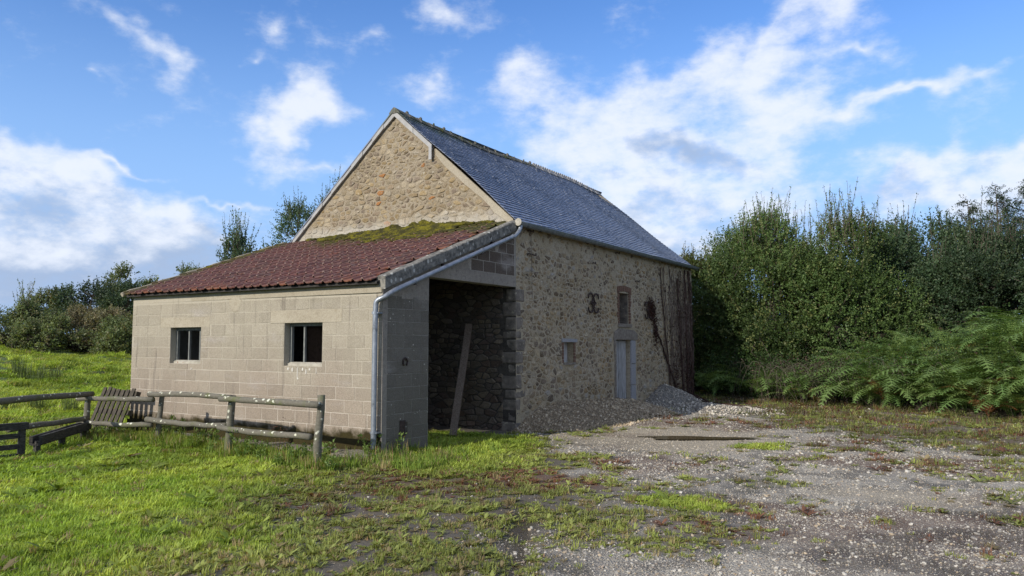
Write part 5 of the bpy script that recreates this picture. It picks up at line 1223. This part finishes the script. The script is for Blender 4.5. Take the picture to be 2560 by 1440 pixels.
# ------------------------------------------------------------------ dead vine on the far end of the long wall
def vine():
    root = empty('dead_vine', (BX1, 21.5, 0), 'dead brown climber hanging in strands over the far end of the barn wall', 'climber'); rr = np.random.default_rng(41); lines = []; rad = []; cl = []
    for i in range(120):
        y = 22.95 - abs(rr.normal()) * 1.3
        if y < 20.05: continue
        z1 = rr.uniform(2.6, 3.95) if rr.random() < .75 else rr.uniform(1.2, 3); z0 = max(.15, z1 - rr.uniform(.7, 3.6)); lim = np.interp(z0, [0, 1.5, 3.9], [21.1, 20.5, 20.1])
        n = 14; t = np.linspace(0, 1, n); yy = y + np.cumsum(rr.normal(0, .022, n)) + .10 * t * rr.normal(); yy = np.minimum(yy, 22.98); yy = np.maximum(yy, lim)
        lines.append(np.stack([BX1 + .03 + .02 * rr.random() + .012 * rr.normal(size=n), yy, z1 + (z0 - z1) * t], 1)); r0 = rr.uniform(.004, .014); rad.append(np.linspace(r0, r0 * .5, n)); g = rr.uniform(.6, 2.2); cl.append((g, g * 1.05, g * 1.05))
    for y0, z1, y1, z0, r0 in ((19.72, 2.35, 21.55, .25, .035), (19.72, 2.3, 19.85, 1.85, .03), (20.2, 3.8, 20.9, .5, .022), (22.6, 3.9, 22.8, .1, .05), (22.3, 3.9, 22.5, .1, .04), (21.6, 3.6, 22.0, .2, .04)):
        n = 22; t = np.linspace(0, 1, n); lines.append(np.stack([BX1 + .045 + .01 * rr.normal(size=n), y0 + (y1 - y0) * t + np.cumsum(rr.normal(0, .012, n)), z1 + (z0 - z1) * t ** .9], 1)); rad.append(np.linspace(r0 * .6, r0, n)); cl.append((.7, .6, .6))
    for i in range(7):                               # runners trailing over the heap
        n = 12; t = np.linspace(0, 1, n); xx = BX1 + .1 + t * rr.uniform(1.2, 3.2); yy = rr.uniform(21.2, 22.4) - t * rr.uniform(.8, 2.6) + np.cumsum(rr.normal(0, .04, n)); lines.append(np.stack([xx, yy, gz(xx, yy) + h2(xx, yy) + .01], 1)); rad.append(np.linspace(.02, .008, n)); cl.append((.6, .5, .5))
    tubes(MB(), lines, rad, 5, cl, False).build('strands', MAT['vine'], root)
    P = []
    for c, s, m_ in (((19.5, 2.66), (.13, .13), 420), ((19.62, 2.5), (.10, .12), 200), ((19.82, 1.98), (.07, .16), 200), ((22.5, .8), (.22, .45), 420), ((22.4, 2.6), (.35, .8), 140), ((21.4, 2.4), (.6, .9), 110), ((21.5, .7), (.25, .35), 250)):
        P.append(np.stack([BX1 + .04 + .03 * rr.random(m_), np.minimum(22.97, c[0] + s[0] * rr.normal(size=m_)), np.clip(c[1] + s[1] * rr.normal(size=m_), .1, 3.95)], 1))
    P = np.concatenate(P); n = len(P); D = nrm(rr.normal(size=(n, 3)) * (.5, .8, .8) + (0.3, 0, -.7)); g = rr.uniform(.5, 1.3, (n, 1))
    V, F, t = leaves_on(P, D, rr.uniform(.03, .075, n), .32, np.array((.075, .036, .027)) * g, rr); link('dead_leaves', poly_mesh('dead_leaves', V, F, t), root, MAT['leaf'])
vine()

# ------------------------------------------------------------------ bracken, brambles and bushes on the bank
def fern_mesh(name, seed, nf, L0, c1, c2):
    rr = np.random.default_rng(seed); V = []; F = []; T = []
    for f in range(nf):
        a = 2 * math.pi * f / nf + rr.normal() * .35; d = np.array((math.cos(a), math.sin(a), 0)); s = np.array((-d[1], d[0], 0)); L_ = L0 * rr.uniform(.75, 1.2); e = rr.uniform(.85, 1.35); g = rr.uniform(.75, 1.2); w = rr.random(); col = (np.array(c1) * (1 - w) + np.array(c2) * w) * g
        n = 20; pos = []; p = np.zeros(3); ang = e; tw_ = rr.normal() * .5
        for i in range(n):
            pos.append(p.copy()); ang -= 1.55 / n * (.5 + 1.3 * i / n); p = p + (d * math.cos(ang) + s * tw_ * i / n * .6 + np.array((0, 0, math.sin(ang)))) * L_ / n
        pos = np.array(pos); tng = nrm(np.gradient(pos, axis=0))
        for i in range(n - 1):
            k = len(V); ww = s * .006; V += [pos[i] - ww, pos[i] + ww, pos[i + 1] + ww, pos[i + 1] - ww]; F.append((k, k + 1, k + 2, k + 3)); T.append(col * .8)
        for i in range(4, n):
            t = (i - 4) / (n - 4); pl_ = (L_ * .27 * (1 - t) ** .85 * min(1, .55 + 2.2 * t) + .015) * rr.uniform(.8, 1.15)
            for sg in (-1, 1):
                ax = nrm(s * sg * .88 + tng[i] * .42 + np.array((0, 0, -.16)) + rr.normal(0, .05, 3)); ac = np.cross(ax, np.cross(tng[i], ax)); ac = nrm(tng[i] - ax * np.dot(tng[i], ax)); m_ = 6; wd = L_ / n * .92
                for j in range(m_):
                    q = pos[i] + ax * pl_ * (j / m_); q2 = pos[i] + ax * pl_ * ((j + .95) / m_); r_ = wd * .44 * (1 - j / m_ * .8) * rr.uniform(.6, 1.25); k = len(V)
                    V += [q - ac * .002, q + ax * pl_ / m_ * .4 + ac * r_, q2, q + ax * pl_ / m_ * .4 - ac * r_]; F.append((k, k + 1, k + 2, k + 3)); T.append(col * rr.uniform(.85, 1.15))
    me = poly_mesh(name, np.array(V), np.array(F), np.clip(np.array(T), .003, 1)); me.materials.append(MAT['leaf']); return me
FM = [fern_mesh('bracken', 50 + i, 7 + i % 3, 1.15 + .12 * (i % 3), (.12, .21, .055), (.23, .32, .10)) for i in range(5)]
FB = [fern_mesh('brown_bracken', 60 + i, 7, .9, (.16, .065, .025), (.24, .115, .05)) for i in range(2)]
def ferns():
    rr = np.random.default_rng(71); front_y = lambda x: np.interp(x, [-7.6, -5.5, -3.5, -1.6, .5, 2.5], [23.3, 22.9, 22.5, 21.9, 20.9, 20.0]); k = 0
    def put(me, x, y, s, name, label, group=None, dz=0.):
        o = bpy.data.objects.new(name, me); COL.objects.link(o); o.location = (x, y, float(gz(x, y)) + dz); o.rotation_euler = (rr.normal() * .08, rr.normal() * .08, rr.uniform(0, 6.28)); o.scale = (s, s, s * rr.uniform(.9, 1.15)); tag(o, label, 'fern', group)
    for i in range(290):
        x = rr.uniform(-7.4, 3.2); dep = abs(rr.normal()) * 1.35; y = front_y(x) + dep
        if x < -3.9 and rr.random() < .22: continue
        if -4.4 < x < -3.0 and dep < .2: continue
        s = rr.uniform(.75, 1.3) * (1.22 if x > -3.6 else .95)
        put(FM[rr.integers(5)], x, y, s, 'bracken_fern', 'green bracken fern growing in the bank in front of the bushes', 'bracken ferns on the bank')
    put(FB[0], -2.35, 21.75, 1.0, 'bracken_fern', 'orange-brown withered bracken fern between the green ferns near the bare bramble stems', None, .25)
    put(FB[1], -.15, 20.75, 1.25, 'bracken_fern', 'tall rust-brown withered bracken fern drooping among tall green ferns', None, .35)
    put(FB[1], -.05, 20.7, 1.0, 'bracken_fern', 'small rust-brown withered bracken fern low in front of the tall rusty one', None, .0)
ferns()
def browning():
    rr = np.random.default_rng(77)
    for i in range(9):
        x = rr.uniform(-4.8, 2.2); y = float(np.interp(x, [-7.6, -5.5, -3.5, -1.6, .5, 2.5], [23.3, 22.9, 22.5, 21.9, 20.9, 20.0])) + rr.uniform(-.1, .9)
        o = bpy.data.objects.new('bracken_fern', FY[i % 2]); COL.objects.link(o); o.location = (x, y, float(gz(x, y)) + .05); o.rotation_euler = (rr.normal() * .15, rr.normal() * .15, rr.uniform(0, 6.28)); s = rr.uniform(.7, 1.0); o.scale = (s, s, s); tag(o, 'yellowing half-withered bracken fern at the foot of the green bank', 'fern', 'yellowing ferns on the bank')
FY = [fern_mesh('yellow_bracken', 65 + i, 6, .95, (.20, .15, .05), (.26, .21, .08)) for i in range(2)]
browning()
def brambles():
    rr = np.random.default_rng(81); lines = []; rad = []; cl = []
    for i in range(300):
        x = rr.normal(-4.0, 1.2) if rr.random() < .8 else rr.uniform(-7, 2.5); y = np.interp(x, [-7.6, -5.5, -3.5, -1.6, .5, 2.5], [23.0, 22.6, 22.2, 21.6, 20.6, 19.8]) + rr.uniform(0, 1.3); z = float(gz(x, y)); n = 9; t = np.linspace(0, 1, n); a = rr.uniform(-2.9, -.2); L_ = rr.uniform(.5, 1.5); h = rr.uniform(.5, 1.25)
        lines.append(np.stack([x + math.cos(a) * L_ * t, y + .5 * math.sin(a) * L_ * t, z - .03 + h * np.sin(t * rr.uniform(1.6, 2.9))], 1)); r0 = rr.uniform(.004, .009); rad.append(np.linspace(r0, r0 * .4, n)); g = rr.uniform(.5, 1.6); cl.append((g, g * 1.15, g * 1.15))
    o = tubes(MB(), lines, rad, 4, cl, False).build('bramble_stems', MAT['vine']); tag(o, kind='stuff')
    m_ = 5200; x = rr.uniform(-7.6, 3., m_); y = np.interp(x, [-7.6, -5.5, -3.5, -1.6, .5, 2.5], [23.3, 22.9, 22.5, 22.0, 21.0, 20.1]) + abs(rr.normal(size=m_)) * .9; z = gz(x, y) + rr.random(m_) ** 1.5 * 1.25
    red = rr.random(m_) < np.where((x > -5.2) & (x < -3.2), .25, .04); T = np.where(red[:, None], np.array((.075, .045, .032)), np.array((.04, .075, .02))) * rr.uniform(.6, 1.4, (m_, 1))
    P = np.repeat(np.stack([x, y, z], 1), 5, 0) + rr.normal(0, .09, (m_ * 5, 3)); V, F, t = leaves_on(P, nrm(rr.normal(size=P.shape) + (0, -.3, .2)), rr.uniform(.035, .08, len(P)), .33, np.repeat(T, 5, 0), rr); o = link('undergrowth', poly_mesh('undergrowth', V, F, t), None, MAT['leaf']); tag(o, kind='stuff')
brambles()
OL = [(.050, .09, .024), (.105, .158, .045), (.155, .175, .06)]; DK = [(.028, .055, .026), (.06, .095, .042), (.09, .12, .055)]
shrub('sallow_bush', 'big olive green sallow bush with upright shoots right behind the barn corner', 'bush', (-6.35, 26.4), 2.9, 2.6, 5.2, 46, 7600, 19, .092, OL, .75, 101, low=-.1, spikes=200)
shrub('sallow_bush', 'broad olive sallow bush with the tallest feathery shoots above the brown bramble stems', 'bush', (-4.1, 27.3), 2.9, 2.7, 4.7, 46, 7600, 19, .092, OL, .7, 102, low=-.1, spikes=170)
shrub('sallow_bush', 'low olive sallow bush leaning out against the far corner of the barn', 'bush', (-8.3, 25.6), 1.8, 1.5, 4.7, 34, 3400, 16, .10, [(.06, .085, .02), (.12, .14, .035), (.16, .15, .05)], .6, 103, low=-.12, spikes=90)
shrub('willow_bush', 'dark green willow bush with dense upright twigs behind the bracken bank', 'bush', (-2.1, 30.6), 3.2, 2.8, 4.0, 42, 6600, 17, .11, DK, .8, 104, low=-.08, spikes=150)
shrub('willow_bush', 'dark rounded willow bush in front of the conifers', 'bush', (-.3, 28.9), 2.6, 2.4, 2.9, 36, 5400, 17, .105, DK, .7, 105, low=-.08, spikes=170)
shrub('hedge_bush', 'dark bush closing the hedge beyond the tall bracken', 'bush', (3.6, 27.2), 3.0, 2.6, 3.2, 34, 4200, 16, .105, DK, .7, 106, low=-.08, spikes=120)
def conifer(label, base, h, R_, seed):
    rr = np.random.default_rng(seed); z0 = float(gz(*base)); b = np.array((base[0], base[1], z0)); root = empty('conifer', b, label, 'tree'); lines = []; rad = []; SP = []; SD = []; SL_ = []
    tubes_l = [[b - (0, 0, .2), b + (0.05, 0, h * .5), b + (0, 0, h)]]; tubes_r = [[.11, .05, .006]]; z = h * .12
    while z < h * .99:
        f = z / h; L_ = (R_ * (1 - f) ** .8 + .12) * rr.uniform(.7, 1.2); a = rr.uniform(0, 6.28); d = np.array((math.cos(a), math.sin(a), .25 + .35 * f)); n = 6; t = np.linspace(0, 1, n)[:, None]; p = b + (0, 0, z)
        l = p + d * L_ * t + np.array((0, 0, -.28)) * L_ * np.sin(t * math.pi * .7); tubes_l.append(l); tubes_r.append(np.linspace(.02, .005, n))
        m_ = max(3, int(L_ * (18 if f < .8 else 16) + 2))
        for q in rr.uniform(.25 if f < .8 else .45, 1, m_): i = min(n - 2, int(q * (n - 1))); pp = l[i] + (l[i + 1] - l[i]) * (q * (n - 1) - i); SP.append(pp); SD.append(nrm(d * .6 + rr.normal(0, .5, 3) + (0, 0, -.2))); SL_.append(rr.uniform(.14, .34))
        z += h * .0085 * rr.uniform(.5, 1.4) * (1 if f < .75 else 1.1)
    tubes(MB(), tubes_l, tubes_r, 5).build('trunk', MAT['bark'], root)
    SP, SD, SL_ = np.array(SP), np.array(SD), np.array(SL_); T = np.array((.022, .042, .016)) * rr.uniform(.6, 1.5, (len(SP), 1)); V, F, t = crown_from_shoots(SP, SD, SL_, 13, .09, .16, T, rr, .2, .1, .6); link('crown', poly_mesh('crown', V, F, t), root, MAT['leaf'])
conifer('slim dark conifer with a sparse spiky top left of its taller twin', (-.45, 33.2), 5.3, 1.4, 111)
conifer('taller dark conifer with thin drooping top shoots', (.45, 32.6), 5.5, 1.5, 112)
conifer('full dark conifer reaching down behind the tall bracken', (1.5, 31.4), 5.4, 2.0, 113)

# ------------------------------------------------------------------ trees across the field and behind the barn
GR = [(.095, .13, .05), (.165, .20, .08), (.20, .19, .10)]; DG = [(.030, .055, .032), (.06, .09, .042), (.085, .11, .045)]; BR = [(.14, .135, .075), (.20, .185, .105), (.23, .18, .11)]
for nm, lab, b_, rx, h, lb, sh, cols, sd, kw in (
    ('field_bush', 'wide olive bush with bare twigs on top at the far left of the field', (-45.2, 21.2), 2.6, 2.4, 26, 1500, GR, 201, dict(spikes=60)),
    ('field_bush', 'low grey-green bush at the field edge beside the wide olive bush', (-41.8, 20.9), 1.7, 1.7, 16, 800, GR, 202, {}),
    ('field_bush', 'tall olive bush beyond the frame end of the field hedge', (-48.3, 18.6), 2.6, 2.5, 22, 1100, GR, 203, {}),
    ('hawthorn', 'brownish hawthorn bush in the middle of the field hedge', (-42.3, 22.9), 1.7, 2.2, 22, 1100, BR, 204, {}),
    ('hawthorn', 'greyish brown rounded thicket between hawthorn and shed wall', (-40.6, 23.6), 1.5, 2.3, 20, 1000, BR, 205, {}),
    ('bramble_thicket', 'low bramble thicket spreading into the field beside the shed', (-38.6, 22.9), 2.2, 1.5, 20, 1200, GR, 206, {}),
    ('bramble_thicket', 'yellow-green bramble thicket close behind the shed corner', (-37.5, 24.3), 1.5, 2.3, 18, 1000, [(.06, .08, .02), (.12, .13, .03), (.17, .13, .03)], 207, {})):
    shrub(nm, lab, 'bush', b_, rx, rx * .8, h, lb, sh, 11, .14, cols, .6, sd, low=.0, **kw)
for nm, lab, b_, rx, h, lb, sh, cols, sd in (
    ('oak_tree', 'dark spreading oak over the field hedge with gaps in its crown', (-53.0, 29.6), 2.6, 4.0, 18, 1500, DG, 211),
    ('oak_tree', 'smaller dark oak on the hedge side away from the shed', (-55.6, 28.6), 2.1, 3.2, 14, 900, GR, 212),
    ('oak_tree', 'tallest oak crown rising behind the shed roof corner', (-53.2, 33.0), 2.1, 5.9, 12, 1100, GR, 213),
    ('oak_tree', 'dark oak standing close behind the shed wall', (-49.3, 29.8), 2.0, 3.6, 16, 1200, DG, 214),
    ('oak_tree', 'oak peeping over the red tiles beside the tallest oak', (-51.5, 35.5), 1.9, 6.3, 12, 800, GR, 215)):
    shrub(nm, lab, 'tree', b_, rx, rx * .9, h, lb, sh, 13, .17, cols, .75, sd, low=.18, single=True, trunk_r=.2, up=.35, fill=.3)
GB = [(.045, .085, .045), (.09, .135, .065), (.12, .15, .08)]
shrub('ash_tree', 'young bushy tree with spiky shoots above the red tiled roof', 'tree', (-32.9, 26.2), 1.75, 1.7, 6.2, 16, 1500, 13, .15, GB, .8, 221, low=.3, single=True, trunk_r=.12, spikes=60)
shrub('willow_tree', 'leafy grey-green tree half hidden behind the left gable slope', 'tree', (-27.0, 25.6), 2.1, 1.9, 8.4, 22, 2200, 14, .12, GB, .8, 222, low=.3, single=True, trunk_r=.14, spikes=90)

# ------------------------------------------------------------------ weeds by the fence, rushes in the field
def weed_mesh(seed, h, ns, c1, c2, ls=.09, wid=.2):
    rr = np.random.default_rng(seed); mbs = []; B = []; D = []; L_ = []
    for i in range(ns):
        a = rr.uniform(0, 6.28); B.append((.03 * math.cos(a) * rr.random(), .03 * math.sin(a) * rr.random(), 0)); D.append(nrm(np.array((math.cos(a) * .35, math.sin(a) * .35, 1.)))); L_.append(h * rr.uniform(.6, 1.1))
    B, D, L_ = np.array(B), np.array(D), np.array(L_); w = rr.random((ns, 1)); T = np.array(c1) * (1 - w) + np.array(c2) * w; V, F, t = crown_from_shoots(B, D, L_, 16, ls, wid, T, rr, .0, .1, 1.); me = poly_mesh('weed', V, F, t); me.materials.append(MAT['leaf']); return me
WM = [weed_mesh(300 + i, .26 + .07 * i, 6, (.10, .17, .035), (.15, .21, .05)) for i in range(3)]; WD = weed_mesh(310, .5, 4, (.10, .045, .03), (.14, .08, .05), .04)
rr = np.random.default_rng(91)
for i in range(42):
    t = rr.random(); x = -8.0 - 5.4 * t + rr.normal() * .1; y = np.interp(x, [-13.5, -12, -10, -7.8], [7.45, 7.95, 7.75, 7.5]) + rr.normal() * .16 + .12
    if i >= 36: x, y = -7.4 + rr.normal() * .5, 8.3 + rr.normal() * .35
    o = bpy.data.objects.new('weed_plant', WM[rr.integers(3)]); COL.objects.link(o); o.location = (x, y, float(gz(x, y)) - .01); o.rotation_euler = (0, 0, rr.uniform(0, 6.28)); s = rr.uniform(.6, 1.15); o.scale = (s, s, s); tag(o, 'leafy green weed growing at the foot of the rail fence and shed', 'weed', 'weeds at the foot of the fence')
for i, (x, y) in enumerate(((-9.25, 8.2), (-9.05, 8.15), (-7.55, 7.75), (-7.4, 7.6))):
    o = bpy.data.objects.new('dead_weed', WD); COL.objects.link(o); o.location = (x, y, float(gz(x, y)) - .01); o.rotation_euler = (0, 0, i * 1.3); s = 1.2 if i < 2 else .5; o.scale = (s, s, s); tag(o, ('dead reddish dock stem standing against the block wall between the fence posts', 'dead brown dock clump beside the end post of the fence')[i // 2], 'weed', ('dead docks by the wall', 'dead docks by the end post')[i // 2])
def rush(x, y, s, seed, lab, grp):
    p = tuft('rush', 90, .75, .008, 1, .35, seed, .22); me = p.data; bpy.data.objects.remove(p); me.materials.clear(); me.materials.append(MAT['leaf']); ca = me.color_attributes.new('tint', 'FLOAT_COLOR', 'CORNER'); n = len(me.loops); t = np.ones((n, 4), np.float32); t[:, :3] = np.array((.11, .145, .05)) * np.random.default_rng(seed).uniform(.6, 1.3, (n, 1)); ca.data.foreach_set('color', t.ravel())
    o = link('rush_clump', me); o.location = (x, y, float(gz(x, y)) - .02); o.scale = (s, s, s); tag(o, lab, 'rushes', grp)
for i, (x, y) in enumerate(((-28.5, 13.4), (-27.6, 13.2), (-26.9, 13.8), (-29.3, 12.9), (-26.3, 13.0))): rush(x, y, .95, 400 + i, 'dark tall rush clump standing in the open meadow', 'rushes in the meadow')
for i, (x, y) in enumerate(((-18.5, 9.9), (-19.2, 9.5))): rush(x, y, .7, 420 + i, 'low rush tuft in the meadow just beyond the dark fence', 'rush tufts beyond the fence')
